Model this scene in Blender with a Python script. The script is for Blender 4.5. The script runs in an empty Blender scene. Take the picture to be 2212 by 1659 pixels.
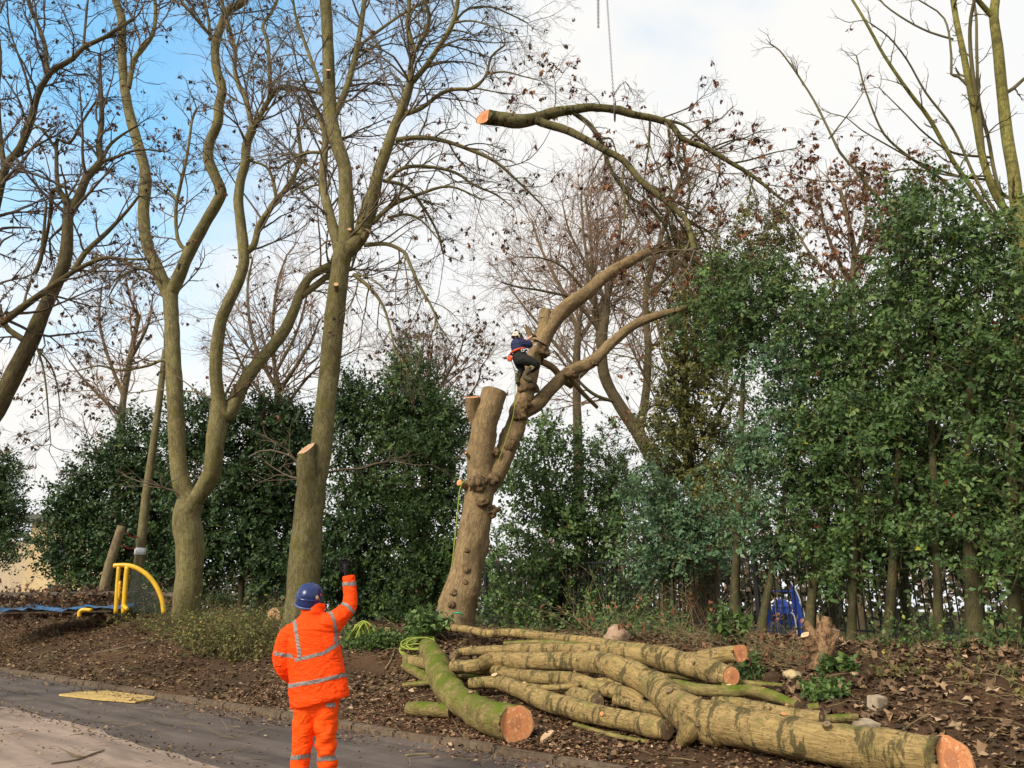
import bpy, bmesh, math, random
import numpy as np
from mathutils import Vector, Matrix, noise as mnoise
R = math.radians
rng = np.random.default_rng(11)
random.seed(5)
sc = bpy.context.scene
COL = sc.collection

# ------------------------------------------------------------------ camera, sky, sun, exposure
FPX, CX, CY, CAMZ, PITCH = 1671.0, 1106.0, 829.5, 1.6, R(16.4)
cp, sp = math.cos(PITCH), math.sin(PITCH)
cam = bpy.data.cameras.new('camera')
cam.sensor_width = 36.0
cam.lens = 36.0 * FPX / 2212.0
cam.clip_start = 0.1
cam.clip_end = 3000
camo = bpy.data.objects.new('camera', cam)
COL.objects.link(camo)
camo.location = (0, 0, CAMZ)
camo.rotation_euler = (R(90) + PITCH, 0, 0)
sc.camera = camo

SUN_EL, SUN_AZ = R(33), R(222)          # azimuth clockwise from +Y: behind the camera, to its left
sdir = Vector((math.sin(SUN_AZ) * math.cos(SUN_EL), math.cos(SUN_AZ) * math.cos(SUN_EL), math.sin(SUN_EL)))
sun = bpy.data.lights.new('sun', 'SUN')
sun.energy = 3.0
sun.angle = R(22)
sun.color = (1.0, 0.91, 0.77)
suno = bpy.data.objects.new('sun', sun)
COL.objects.link(suno)
suno.rotation_euler = sdir.to_track_quat('Z', 'Y').to_euler()

w = bpy.data.worlds.new('World')
sc.world = w
w.use_nodes = True
nt = w.node_tree
nt.nodes.clear()
def wn(t, **k):
    n = nt.nodes.new(t)
    for a, b in k.items():
        setattr(n, a, b)
    return n
tc = wn('ShaderNodeTexCoord')
sky = wn('ShaderNodeTexSky', sky_type='NISHITA', sun_disc=False, sun_elevation=SUN_EL, sun_rotation=SUN_AZ)
skm = wn('ShaderNodeVectorMath', operation='SCALE')
skm.inputs['Scale'].default_value = 0.15
hs = wn('ShaderNodeHueSaturation')
hs.inputs['Saturation'].default_value = 1.3
hs.inputs['Hue'].default_value = 0.478
hs.inputs['Value'].default_value = 1.75
nt.links.new(sky.outputs[0], hs.inputs['Color'])
nt.links.new(hs.outputs[0], skm.inputs[0])
no = wn('ShaderNodeTexNoise')
no.inputs['Scale'].default_value = 2.6
no.inputs['Detail'].default_value = 7
no.inputs['Roughness'].default_value = 0.5
no.inputs['Distortion'].default_value = 0.4
mp = wn('ShaderNodeMapping')
mp.inputs['Location'].default_value = (0.35, 0.2, 0.1)
mp.inputs['Scale'].default_value = (1, 1, 1.7)
nt.links.new(tc.outputs['Generated'], mp.inputs[0])
nt.links.new(mp.outputs[0], no.inputs['Vector'])
dt = wn('ShaderNodeVectorMath', operation='DOT_PRODUCT')
hd = Vector((-0.52, 0.80, 0.80)).normalized()
dt.inputs[1].default_value = hd
nt.links.new(tc.outputs['Generated'], dt.inputs[0])
mr = wn('ShaderNodeMapRange')
mr.inputs['From Min'].default_value = 0.89
mr.inputs['From Max'].default_value = 0.995
mr.inputs['To Min'].default_value = -0.16
mr.inputs['To Max'].default_value = 0.40
nt.links.new(dt.outputs['Value'], mr.inputs['Value'])
ad = wn('ShaderNodeMath', operation='ADD')
nt.links.new(no.outputs['Fac'], ad.inputs[0])
nt.links.new(mr.outputs[0], ad.inputs[1])
rp = wn('ShaderNodeMapRange', interpolation_type='SMOOTHSTEP')
rp.inputs['From Min'].default_value = 0.44
rp.inputs['From Max'].default_value = 0.86
rp.inputs['To Max'].default_value = 0.88
nt.links.new(ad.outputs[0], rp.inputs['Value'])
n2 = wn('ShaderNodeTexNoise')
n2.inputs['Scale'].default_value = 1.3
n2.inputs['Detail'].default_value = 4
nt.links.new(mp.outputs[0], n2.inputs['Vector'])
cr = wn('ShaderNodeValToRGB')
cr.color_ramp.elements[0].position = 0.35
cr.color_ramp.elements[0].color = (0.585, 0.615, 0.665, 1)
cr.color_ramp.elements[1].position = 0.62
cr.color_ramp.elements[1].color = (0.655, 0.648, 0.630, 1)
nt.links.new(n2.outputs['Fac'], cr.inputs[0])
mx = wn('ShaderNodeMix', data_type='RGBA')
nt.links.new(rp.outputs[0], mx.inputs['Factor'])
nt.links.new(cr.outputs[0], mx.inputs['A'])
nt.links.new(skm.outputs[0], mx.inputs['B'])
bg = wn('ShaderNodeBackground')
bg.inputs['Strength'].default_value = 1.0
nt.links.new(mx.outputs['Result'], bg.inputs[0])
wo = wn('ShaderNodeOutputWorld')
nt.links.new(bg.outputs[0], wo.inputs[0])

vs = sc.view_settings
vs.view_transform = 'Standard'
vs.look = 'None'
vs.exposure = 0.6
vs.gamma = 1.0

# ------------------------------------------------------------------ image-to-place helpers (photo measured at 2212 x 1659)
def ray(x, y):
    dx, dy = (x - CX) / FPX, (CY - y) / FPX
    return dx, cp - dy * sp, sp + dy * cp
def P(x, y, Y):
    a, b, c = ray(x, y)
    t = Y / b
    return np.array((a * t, Y, CAMZ + c * t))
def mpp(x, y, Y):
    return Y / ray(x, y)[1] / FPX
def proj(V):
    V = np.asarray(V)
    X, Y, Z = V[..., 0], V[..., 1], V[..., 2] - CAMZ
    d = Y * cp + Z * sp
    u = -Y * sp + Z * cp
    return CX + FPX * X / d, CY - FPX * u / d
NX, NY = 0.681, 0.732            # across the lane (away from the camera)
def sn(X, Y):
    return NY * X - NX * Y, NX * X + NY * Y
def xy(s, n):
    return NY * s + NX * n, -NX * s + NY * n
KERB = 7.0
def terrain_np(X, Y):
    s = NY * X - NX * Y
    n = NX * X + NY * Y
    u = np.clip((n - 7.15) / 4.5, 0, 1)
    hs = 1.10 + 0.009 * np.clip(-s, 0, 48)
    e = 0.35 * u + 0.65 * u * u * (3 - 2 * u)
    h = 0.08 + (hs - 0.08) * e
    bump = (np.sin(X * 1.7 + Y * 0.6) * np.sin(Y * 1.3 - X * 0.4) * 0.05 + np.sin(X * 3.9 - Y * 2.7) * 0.022 + np.sin(X * 7.3 + Y * 6.1) * 0.010)
    h = h + bump * np.clip(u * 4, 0, 1)
    h = h - np.clip(n - 12.5, 0, 10) * 0.03 * np.clip((s + 22) / 14, 0, 1)
    return np.where(n > 7.15, h, -0.03)
def terrain(X, Y):
    return float(terrain_np(np.array([X], float), np.array([Y], float))[0])
def G(x, y, lift=0.0):
    """where the sight line through (x, y) comes down to `lift` above the ground"""
    a, b, c = ray(x, y)
    ts = np.linspace(3, 60, 2400)
    zz = CAMZ + c * ts - np.maximum(terrain_np(a * ts, b * ts), 0.0) - lift
    k = int(np.argmax(zz < 0)) if (zz < 0).any() else len(ts) - 1
    t = ts[k]
    return np.array((a * t, b * t, CAMZ + c * t))

# ------------------------------------------------------------------ object helpers
def tag(o, label=None, cat=None, group=None, kind=None):
    if label: o['label'] = label
    if cat: o['category'] = cat
    if group: o['group'] = group
    if kind: o['kind'] = kind
    return o
def empty(name, loc, label=None, cat=None, group=None):
    o = bpy.data.objects.new(name, None)
    o.empty_display_size = 0.2
    o.location = Vector([float(q) for q in loc])
    COL.objects.link(o)
    return tag(o, label, cat, group)
def link(name, me, mat, parent=None, smooth=False):
    if mat is not None and not me.materials:
        me.materials.append(mat)
    o = bpy.data.objects.new(name, me)
    COL.objects.link(o)
    if parent is not None:
        o.parent = parent
        o.matrix_parent_inverse = Matrix.Translation(-parent.location)
    if smooth:
        me.polygons.foreach_set('use_smooth', np.ones(len(me.polygons), bool))
    return o
def mesh_np(name, V, Fc, **attrs):
    V = np.ascontiguousarray(V, np.float32)
    Fc = np.ascontiguousarray(Fc, np.int32)
    me = bpy.data.meshes.new(name)
    me.vertices.add(len(V))
    me.vertices.foreach_set('co', V.ravel())
    m, k = Fc.shape
    me.loops.add(m * k)
    me.loops.foreach_set('vertex_index', Fc.ravel())
    me.polygons.add(m)
    me.polygons.foreach_set('loop_start', np.arange(0, m * k, k, dtype=np.int32))
    for a, v in attrs.items():
        v = np.ascontiguousarray(v, np.float32)
        if v.ndim == 1:
            at = me.attributes.new(a, 'FLOAT', 'POINT')
            at.data.foreach_set('value', v)
        else:
            at = me.attributes.new(a, 'FLOAT_VECTOR', 'POINT')
            at.data.foreach_set('vector', v.ravel())
    me.update(calc_edges=True)
    return me
def mesh_py(name, V, Fc):
    me = bpy.data.meshes.new(name)
    me.from_pydata([tuple(map(float, v)) for v in V], [], [tuple(int(i) for i in f) for f in Fc])
    me.update()
    return me
def norm(a):
    return a / np.maximum(np.linalg.norm(a, axis=-1, keepdims=True), 1e-9)

def spline(pts, rad, step):
    pts = np.asarray(pts, float)
    rad = np.asarray(rad, float)
    if len(pts) == 2:
        k = max(2, int(np.linalg.norm(pts[1] - pts[0]) / step) + 1)
        t = np.linspace(0, 1, k)[:, None]
        return pts[0] * (1 - t) + pts[1] * t, rad[0] * (1 - t[:, 0]) + rad[1] * t[:, 0]
    p = np.vstack([2 * pts[0] - pts[1], pts, 2 * pts[-1] - pts[-2]])
    out, ro = [], []
    for i in range(len(pts) - 1):
        a, b, c, d = p[i:i + 4]
        k = max(2, int(np.linalg.norm(c - b) / step) + 1)
        t = np.linspace(0, 1, k, endpoint=False)[:, None]
        out.append(0.5 * ((2 * b) + (c - a) * t + (2 * a - 5 * b + 4 * c - d) * t ** 2 + (-a + 3 * b - 3 * c + d) * t ** 3))
        ro.append(rad[i] * (1 - t[:, 0]) + rad[i + 1] * t[:, 0])
    out.append(pts[-1:])
    ro.append(rad[-1:])
    return np.vstack(out), np.concatenate(ro)

class Tubes:
    """several swept tubes collected into one mesh; attribute bk = (length along, r cos, r sin)"""
    def __init__(s):
        s.V, s.F, s.B, s.n = [], [], [], 0
    def add(s, pts, rad, sides=10, step=0.2, rough=0.06, freq=3.0, cap0=False, cap1=False, knobs=0, squash=None, flare=0.0, twist=None):
        c, r = spline(pts, rad, step)
        m = len(c)
        tan = norm(np.gradient(c, axis=0))
        up = np.array((0, 0, 1.0)) if abs(tan[0][2]) < 0.9 else np.array((1.0, 0, 0))
        u = norm(np.cross(up, tan[0])[None])[0]
        U = np.zeros((m, 3))
        for i in range(m):
            u = u - tan[i] * (u @ tan[i])
            u = u / max(np.linalg.norm(u), 1e-9)
            U[i] = u
        Wv = np.cross(tan, U)
        L = np.concatenate([[0], np.cumsum(np.linalg.norm(np.diff(c, axis=0), axis=1))])
        th = np.linspace(0, 2 * np.pi, sides, endpoint=False)
        ct, st = np.cos(th), np.sin(th)
        ph = rng.uniform(0, 6.28, 8)
        rr = np.repeat(r[:, None], sides, 1)
        if rough:
            n1 = np.sin(L[:, None] * freq + ph[0] + 1.3 * np.sin(2 * th[None] + ph[1])) * np.cos(th[None] * 2 + ph[2] + L[:, None] * freq * .4)
            n2 = np.sin(L[:, None] * freq * 2.7 + ph[3] + 2 * np.sin(3 * th[None] + ph[4])) * np.cos(th[None] * 3 + ph[5])
            n3 = rng.normal(0, 1, (m, sides))
            rr = rr * (1 + rough * (n1 + 0.6 * n2 + 0.28 * n3))
        if flare:
            rr = rr * (1 + flare * np.exp(-L / 0.35)[:, None] * (1 + 0.5 * np.cos(5 * th + ph[6])[None]))
        for _ in range(knobs):
            l0, t0, wd, am = rng.uniform(0.03, 0.97) * L[-1], rng.uniform(0, 6.28), rng.uniform(0.7, 1.3), rng.uniform(0.10, 0.26)
            dth = np.angle(np.exp(1j * (th - t0)))
            d2 = ((L[:, None] - l0) / (np.mean(r) * wd * .6)) ** 2 + (dth[None] / (0.45 * wd)) ** 2
            rr = rr * (1 + am * np.exp(-d2) - 0.55 * am * np.exp(-d2 * 9))
        sq = 1.0 if squash is None else squash
        V = c[:, None] + U[:, None] * (rr * ct)[..., None] + Wv[:, None] * (rr * st * sq)[..., None]
        B = np.stack([np.repeat(L[:, None], sides, 1), rr * ct, rr * st], -1)
        idx = np.arange(m * sides).reshape(m, sides) + s.n
        a = idx[:-1]
        b = idx[1:]
        q = np.stack([a, np.roll(a, -1, 1), np.roll(b, -1, 1), b], -1).reshape(-1, 4)
        s.V.append(V.reshape(-1, 3))
        s.B.append(B.reshape(-1, 3))
        s.F.append(q)
        s.n += m * sides
        ends = (V[0].copy(), V[-1].copy(), c, r, tan)
        for flag, ring, cc, k, ll in ((cap0, idx[0], c[0], 0, 0.0), (cap1, idx[-1], c[-1], -1, L[-1])):
            if flag:
                s.V.append(cc[None])
                s.B.append(np.array([[ll, 0, 0]]))
                ci = s.n
                s.n += 1
                nx = np.roll(ring, -1)
                cc4 = np.full(sides, ci)
                tri = np.stack([ring, nx, cc4, cc4], -1) if k == -1 else np.stack([nx, ring, cc4, cc4], -1)
                s.F.append(tri)
        return ends
    def mesh(s, name):
        V = np.vstack(s.V)
        Fq = np.vstack(s.F)
        B = np.vstack(s.B)
        tri = Fq[:, 2] == Fq[:, 3]
        me = bpy.data.meshes.new(name)
        quads, tris = Fq[~tri], Fq[tri][:, :3]
        me.vertices.add(len(V))
        me.vertices.foreach_set('co', V.astype(np.float32).ravel())
        nl = len(quads) * 4 + len(tris) * 3
        me.loops.add(nl)
        me.loops.foreach_set('vertex_index', np.concatenate([quads.ravel(), tris.ravel()]).astype(np.int32))
        me.polygons.add(len(quads) + len(tris))
        me.polygons.foreach_set('loop_start', np.concatenate([np.arange(len(quads)) * 4, len(quads) * 4 + np.arange(len(tris)) * 3]).astype(np.int32))
        at = me.attributes.new('bk', 'FLOAT_VECTOR', 'POINT')
        at.data.foreach_set('vector', B.astype(np.float32).ravel())
        me.update(calc_edges=True)
        me.polygons.foreach_set('use_smooth', np.ones(len(me.polygons), bool))
        return me

def cut_face(name, ring, out, parent, mat, bulge=0.004):
    """sawn disc filling an open tube end"""
    c = ring.mean(0)
    o = np.asarray(out, float)
    k = len(ring)
    rings = [ring * f + c * (1 - f) + o * (bulge * (1 - f) + 0.002) for f in (1.0, 0.86, 0.55, 0.25)]
    V = np.vstack(rings + [(c + o * (bulge + 0.002))[None]])
    rad = np.linalg.norm(ring - c, axis=1)
    ref = norm((ring[0] - c)[None])[0]
    oth = np.cross(o, ref)
    B = np.stack([np.full(len(V), 7.3), (V - c) @ ref / rad.mean(), (V - c) @ oth / rad.mean()], -1)
    Fq = []
    for j in range(3):
        for i in range(k):
            Fq.append((j * k + i, j * k + (i + 1) % k, (j + 1) * k + (i + 1) % k, (j + 1) * k + i))
    for i in range(k):
        Fq.append((3 * k + i, 3 * k + (i + 1) % k, 4 * k))
    n0 = np.cross(V[1] - V[0], V[k] - V[0])
    if n0 @ o < 0:
        Fq = [f[::-1] for f in Fq]
    me = mesh_py(name, V, Fq)
    at = me.attributes.new('bk', 'FLOAT_VECTOR', 'POINT')
    at.data.foreach_set('vector', B.astype(np.float32).ravel())
    return link(name, me, mat, parent)

def prism_mesh(name, P0, P1, R0, R1, sides=3):
    a = norm(P1 - P0)
    ref = np.where(np.abs(a[:, 2:3]) < 0.9, np.array([[0, 0, 1.0]]), np.array([[1.0, 0, 0]]))
    u = norm(np.cross(a, ref))
    v = np.cross(a, u)
    V = []
    for Pp, Rr in ((P0, R0), (P1, R1)):
        for k in range(sides):
            t = 2 * np.pi * k / sides
            V.append(Pp + (u * math.cos(t) + v * math.sin(t)) * Rr[:, None])
    V = np.stack(V, 1).reshape(-1, 3)
    base = np.arange(len(P0))[:, None] * (2 * sides)
    Fq = []
    for k in range(sides):
        k2 = (k + 1) % sides
        Fq.append(np.concatenate([base + k, base + k2, base + sides + k2, base + sides + k], 1))
    return mesh_np(name, V, np.vstack(Fq))

def grow(pos, dr, ln, rad, levels):
    """recursive bare twigs, one level at a time; returns segments and the last level's nodes"""
    S = []
    tipP, tipD = [], []
    for li, lv in enumerate(levels):
        K = lv['K']
        N = len(pos)
        d = norm(dr)
        p = pos.copy()
        pts, ds = [p.copy()], [d.copy()]
        for k in range(K):
            d = norm(d + rng.normal(0, lv['wob'], (N, 3)) + np.array(lv['trop'])[None])
            p = p + d * (ln / K)[:, None]
            pts.append(p.copy())
            ds.append(d.copy())
        pts = np.stack(pts, 1)
        ds = np.stack(ds, 1)
        rr = rad[:, None] * np.linspace(1, 0.35, K + 1)[None]
        rr = np.maximum(rr, lv.get('rmin', 0.004))
        S.append((pts[:, :-1].reshape(-1, 3), pts[:, 1:].reshape(-1, 3), rr[:, :-1].ravel(), rr[:, 1:].ravel()))
        if li == len(levels) - 1:
            tipP.append(pts[:, 1:].reshape(-1, 3))
            tipD.append(ds[:, 1:].reshape(-1, 3))
            break
        m = lv['m']
        f = rng.uniform(0.18, 1.0, (N, m))
        ki = np.minimum((f * K).astype(int), K - 1)
        ii = np.repeat(np.arange(N), m).reshape(N, m)
        fr = (f * K - ki)[..., None]
        cpz = pts[ii, ki] * (1 - fr) + pts[ii, ki + 1] * fr
        cd = ds[ii, ki]
        rv = norm(rng.normal(0, 1, (N, m, 3)))
        pv = norm(rv - cd * np.sum(rv * cd, -1, keepdims=True))
        an = rng.normal(lv['ang'], 0.22, (N, m, 1))
        dr = (cd * np.cos(an) + pv * np.sin(an)).reshape(-1, 3)
        pos = cpz.reshape(-1, 3)
        nl = (ln[:, None] * lv['ratio'] * rng.uniform(0.55, 1.25, (N, m)) * (1.15 - 0.5 * f)).ravel()
        rad = (rr[ii, ki] * 0.62).ravel()
        ln = nl
    return [np.concatenate([s[i] for s in S]) for i in range(4)], np.concatenate(tipP), np.concatenate(tipD)

def leaf_mesh(name, pos, axis, nrm, length, width, fold=0.25, rnd=None):
    """one folded four-point leaf per row"""
    N = len(pos)
    a = norm(axis)
    n = norm(nrm - a * np.sum(nrm * a, -1, keepdims=True))
    b = np.cross(n, a)
    L = length[:, None]
    Wd = width[:, None]
    v0 = pos
    v1 = pos + a * L * 0.48 + b * Wd * 0.5 + n * Wd * fold
    v2 = pos + a * L
    v3 = pos + a * L * 0.48 - b * Wd * 0.5 + n * Wd * fold
    V = np.stack([v0, v1, v2, v3], 1).reshape(-1, 3)
    i = np.arange(N)[:, None] * 4
    Ft = np.vstack([np.concatenate([i, i + 2, i + 1], 1), np.concatenate([i, i + 3, i + 2], 1)])
    if rnd is None:
        rnd = rng.random(N)
    return mesh_np(name, V, Ft, rnd=np.repeat(rnd, 4))

# ------------------------------------------------------------------ materials
def mat(name):
    m = bpy.data.materials.new(name)
    m.use_nodes = True
    t = m.node_tree
    b = t.nodes['Principled BSDF']
    return m, t, b
def N(t, ty, **k):
    n = t.nodes.new(ty)
    for a, v in k.items():
        if a.startswith('i_'):
            n.inputs[a[2:].replace('_', ' ')].default_value = v
        else:
            setattr(n, a, v)
    return n
def ramp(t, stops, src):
    r = t.nodes.new('ShaderNodeValToRGB')
    e = r.color_ramp.elements
    while len(e) < len(stops):
        e.new(0.5)
    for q, (p, c) in zip(e, stops):
        q.position = p
        q.color = (*c, 1) if len(c) == 3 else c
    t.links.new(src, r.inputs[0])
    return r.outputs[0]
def mapped(t, src, scale, loc=(0, 0, 0)):
    m = t.nodes.new('ShaderNodeMapping')
    m.inputs['Scale'].default_value = scale
    m.inputs['Location'].default_value = loc
    t.links.new(src, m.inputs[0])
    return m.outputs[0]
def tnoise(t, vec, scale, detail=4, rough=0.55, dist=0.0):
    n = N(t, 'ShaderNodeTexNoise')
    n.inputs['Scale'].default_value = scale
    n.inputs['Detail'].default_value = detail
    n.inputs['Roughness'].default_value = rough
    n.inputs['Distortion'].default_value = dist
    if vec is not None:
        t.links.new(vec, n.inputs['Vector'])
    return n.outputs['Fac']
def mixc(t, fac, a, b):
    m = t.nodes.new('ShaderNodeMix')
    m.data_type = 'RGBA'
    for s, v in (('Factor', fac), ('A', a), ('B', b)):
        if hasattr(v, 'is_linked') or hasattr(v, 'links'):
            t.links.new(v, m.inputs[s])
        elif s == 'Factor':
            m.inputs[s].default_value = v
        else:
            m.inputs[s].default_value = (*v, 1)
    return m.outputs['Result']
def fmath(t, op, a, b=None, clamp=False):
    m = t.nodes.new('ShaderNodeMath')
    m.operation = op
    m.use_clamp = clamp
    for i, v in enumerate((a, b)):
        if v is None: continue
        if hasattr(v, 'links'):
            t.links.new(v, m.inputs[i])
        else:
            m.inputs[i].default_value = v
    return m.outputs[0]
def bump(t, b, h, strength=0.5, dist=0.02):
    n = t.nodes.new('ShaderNodeBump')
    n.inputs['Strength'].default_value = strength
    n.inputs['Distance'].default_value = dist
    t.links.new(h, n.inputs['Height'])
    t.links.new(n.outputs[0], b.inputs['Normal'])

def bark(name, light, darkc, scar=(0.03, 0.022, 0.012), scar_amt=0.5, moss=(0.10, 0.13, 0.015), moss_amt=0.0, up_moss=0.0, scale=1.0, band=True, depth=0.02, crack=0.7):
    m, t, b = mat(name)
    at = N(t, 'ShaderNodeAttribute', attribute_name='bk').outputs['Vector']
    g = N(t, 'ShaderNodeNewGeometry')
    big = tnoise(t, g.outputs['Position'], 1.3, 4)
    fib = tnoise(t, mapped(t, at, (5 * scale, 30 * scale, 30 * scale)), 1.0, 5, 0.65, 0.6)
    c = ramp(t, [(0.28, darkc), (0.48, tuple(0.5 * (p + q) for p, q in zip(light, darkc))), (0.72, light)], fmath(t, 'ADD', fmath(t, 'MULTIPLY', fib, 0.6), fmath(t, 'MULTIPLY', big, 0.4)))
    if crack:
        cn = tnoise(t, mapped(t, at, (3.0 * scale, 21 * scale, 21 * scale), (5, 2, 9)), 1.0, 4, .6, 1.4)
        cm = ramp(t, [(0.0, (1, 1, 1)), (0.022, (.7, .7, .7)), (0.05, (0, 0, 0))], fmath(t, 'ABSOLUTE', fmath(t, 'SUBTRACT', cn, .5)))
        c = mixc(t, fmath(t, 'MULTIPLY', cm, crack), c, tuple(q * .35 for q in darkc))
        blot = tnoise(t, g.outputs['Position'], 3.1, 5, .7, .4)
        c = mixc(t, ramp(t, [(0.48, (0, 0, 0)), (0.68, (.6, .6, .6))], blot), c, tuple(q * .7 for q in darkc))
    if scar_amt:
        if band:
            sc1 = tnoise(t, mapped(t, at, (24 * scale, 8 * scale, 8 * scale)), 1.0, 5, 0.7, 0.8)
            sc2 = tnoise(t, mapped(t, at, (7 * scale, 2.6 * scale, 2.6 * scale), (3, 1, 2)), 1.0, 3, 0.6)
        else:
            sc1 = tnoise(t, mapped(t, at, (6 * scale, 10 * scale, 10 * scale)), 1.0, 5, 0.7, 0.5)
            sc2 = tnoise(t, mapped(t, at, (1.6 * scale, 4 * scale, 4 * scale), (3, 1, 2)), 1.0, 3, 0.6)
        sm = ramp(t, [(0.535, (0, 0, 0)), (0.585, (1, 1, 1))], fmath(t, 'ADD', fmath(t, 'MULTIPLY', sc1, 0.5), fmath(t, 'MULTIPLY', sc2, 0.55)))
        c = mixc(t, fmath(t, 'MULTIPLY', sm, scar_amt), c, scar)
    if moss_amt or up_moss:
        mn = tnoise(t, g.outputs['Position'], 4.0, 5, 0.65)
        sep = N(t, 'ShaderNodeSeparateXYZ')
        t.links.new(g.outputs['Normal'], sep.inputs[0])
        f = fmath(t, 'ADD', fmath(t, 'MULTIPLY', sep.outputs['Z'], up_moss), fmath(t, 'ADD', mn, moss_amt - 0.62))
        f = ramp(t, [(0.0, (0, 0, 0)), (0.22, (1, 1, 1))], f)
        mc = ramp(t, [(0.3, tuple(0.55 * q for q in moss)), (0.7, moss)], tnoise(t, g.outputs['Position'], 24, 4, 0.7))
        c = mixc(t, f, c, mc)
    t.links.new(c, b.inputs['Base Color'])
    b.inputs['Roughness'].default_value = 0.9
    b.inputs['Specular IOR Level'].default_value = 0.15
    hh = fmath(t, 'ADD', fib, fmath(t, 'MULTIPLY', tnoise(t, g.outputs['Position'], 38, 4, 0.7), 0.5))
    bump(t, b, hh, 0.75, depth)
    return m

M = {}
M['bark_felled'] = bark('bark_felled', (0.43, 0.305, 0.125), (0.22, 0.155, 0.062), scar=(0.06, 0.05, 0.022), scar_amt=0.85, moss=(0.17, 0.175, 0.05), moss_amt=0.04, up_moss=0.06)
M['bark_moss'] = bark('bark_moss', (0.33, 0.26, 0.10), (0.17, 0.13, 0.05), scar_amt=0.35, moss=(0.12, 0.16, 0.016), moss_amt=0.11, up_moss=0.18)
M['bark_topped'] = bark('bark_topped', (0.375, 0.265, 0.135), (0.20, 0.138, 0.07), scar=(0.075, 0.052, 0.028), scar_amt=0.32, scale=0.9, band=False, depth=0.03)
M['bark_stand'] = bark('bark_stand', (0.285, 0.245, 0.112), (0.125, 0.105, 0.048), scar_amt=0.35, moss=(0.17, 0.155, 0.025), moss_amt=0.10, scale=0.7, band=False, depth=0.02)
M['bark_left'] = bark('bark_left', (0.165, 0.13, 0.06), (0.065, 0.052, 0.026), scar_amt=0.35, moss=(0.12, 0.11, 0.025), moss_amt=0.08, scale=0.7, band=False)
M['bark_yellow'] = bark('bark_yellow', (0.30, 0.275, 0.075), (0.14, 0.125, 0.04), scar=(0.05, 0.045, 0.02), scar_amt=0.45, scale=0.9)
M['bark_lifted'] = bark('bark_lifted', (0.21, 0.18, 0.08), (0.10, 0.085, 0.04), scar=(0.025, 0.025, 0.012), scar_amt=0.95, moss=(0.21, 0.22, 0.035), moss_amt=0.08, up_moss=0.05)
M['bark_holly'] = bark('bark_holly', (0.13, 0.115, 0.055), (0.05, 0.045, 0.024), scar_amt=0.3, moss=(0.10, 0.10, 0.025), moss_amt=0.10, scale=1.4, band=False)
M['bark_far'] = bark('bark_far', (0.24, 0.19, 0.105), (0.11, 0.085, 0.05), scar_amt=0.2, scale=0.7, band=False)

def plain(name, col, rough=0.7, var=0.25, scale=20, spec=0.3, metal=0.0, bmp=0.0, col2=None):
    m, t, b = mat(name)
    g = N(t, 'ShaderNodeNewGeometry')
    n = tnoise(t, g.outputs['Position'], scale, 5, 0.6)
    lo = col2 if col2 else tuple(q * (1 - var) for q in col)
    c = ramp(t, [(0.32, lo), (0.66, col)], n)
    t.links.new(c, b.inputs['Base Color'])
    b.inputs['Roughness'].default_value = rough
    b.inputs['Specular IOR Level'].default_value = spec
    b.inputs['Metallic'].default_value = metal
    if bmp:
        bump(t, b, n, 0.6, bmp)
    return m
M['twig_dark'] = plain('twig_dark', (0.17, 0.13, 0.082), 0.85, 0.4, 3)
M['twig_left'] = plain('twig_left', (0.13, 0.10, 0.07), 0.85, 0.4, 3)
M['twig_pink'] = plain('twig_pink', (0.33, 0.225, 0.155), 0.85, 0.35, 2)
M['twig_brush'] = plain('twig_brush', (0.10, 0.07, 0.045), .9, .45, 3)
M['twig_olive'] = plain('twig_olive', (0.14, 0.12, 0.05), 0.85, 0.4, 3)
M['twig_tan'] = plain('twig_tan', (0.26, 0.20, 0.10), 0.85, 0.35, 3)
def leafmat(name, stops, rough=0.4, spec=0.5, trans=0.0):
    m, t, b = mat(name)
    a = N(t, 'ShaderNodeAttribute', attribute_name='rnd').outputs['Fac']
    c = ramp(t, stops, a)
    t.links.new(c, b.inputs['Base Color'])
    b.inputs['Roughness'].default_value = rough
    b.inputs['Specular IOR Level'].default_value = spec
    if trans:
        tr = N(t, 'ShaderNodeBsdfTranslucent')
        t.links.new(c, tr.inputs['Color'])
        mxs = N(t, 'ShaderNodeMixShader')
        mxs.inputs[0].default_value = trans
        t.links.new(b.outputs[0], mxs.inputs[1])
        t.links.new(tr.outputs[0], mxs.inputs[2])
        t.links.new(mxs.outputs[0], t.nodes['Material Output'].inputs['Surface'])
    return m
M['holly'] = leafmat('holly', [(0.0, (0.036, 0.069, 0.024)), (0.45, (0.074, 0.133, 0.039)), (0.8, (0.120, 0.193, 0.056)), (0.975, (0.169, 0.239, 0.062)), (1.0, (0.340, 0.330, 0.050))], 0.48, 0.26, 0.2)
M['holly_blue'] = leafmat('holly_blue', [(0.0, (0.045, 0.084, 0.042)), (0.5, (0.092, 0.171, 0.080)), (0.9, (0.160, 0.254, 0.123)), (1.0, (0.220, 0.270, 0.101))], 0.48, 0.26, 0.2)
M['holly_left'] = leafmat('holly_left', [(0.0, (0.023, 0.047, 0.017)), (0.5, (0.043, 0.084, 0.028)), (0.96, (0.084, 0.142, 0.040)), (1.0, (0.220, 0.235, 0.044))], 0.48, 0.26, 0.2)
M['ivy'] = leafmat('ivy', [(0.0, (0.07, 0.075, 0.020)), (0.5, (0.13, 0.135, 0.035)), (0.9, (0.22, 0.205, 0.05)), (1.0, (0.42, 0.36, 0.06))], 0.42, 0.5, 0.2)
M['dead'] = leafmat('dead', [(0.0, (0.06, 0.032, 0.02)), (0.5, (0.15, 0.062, 0.032)), (1.0, (0.33, 0.15, 0.07))], 0.75, 0.2, 0.25)
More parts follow.
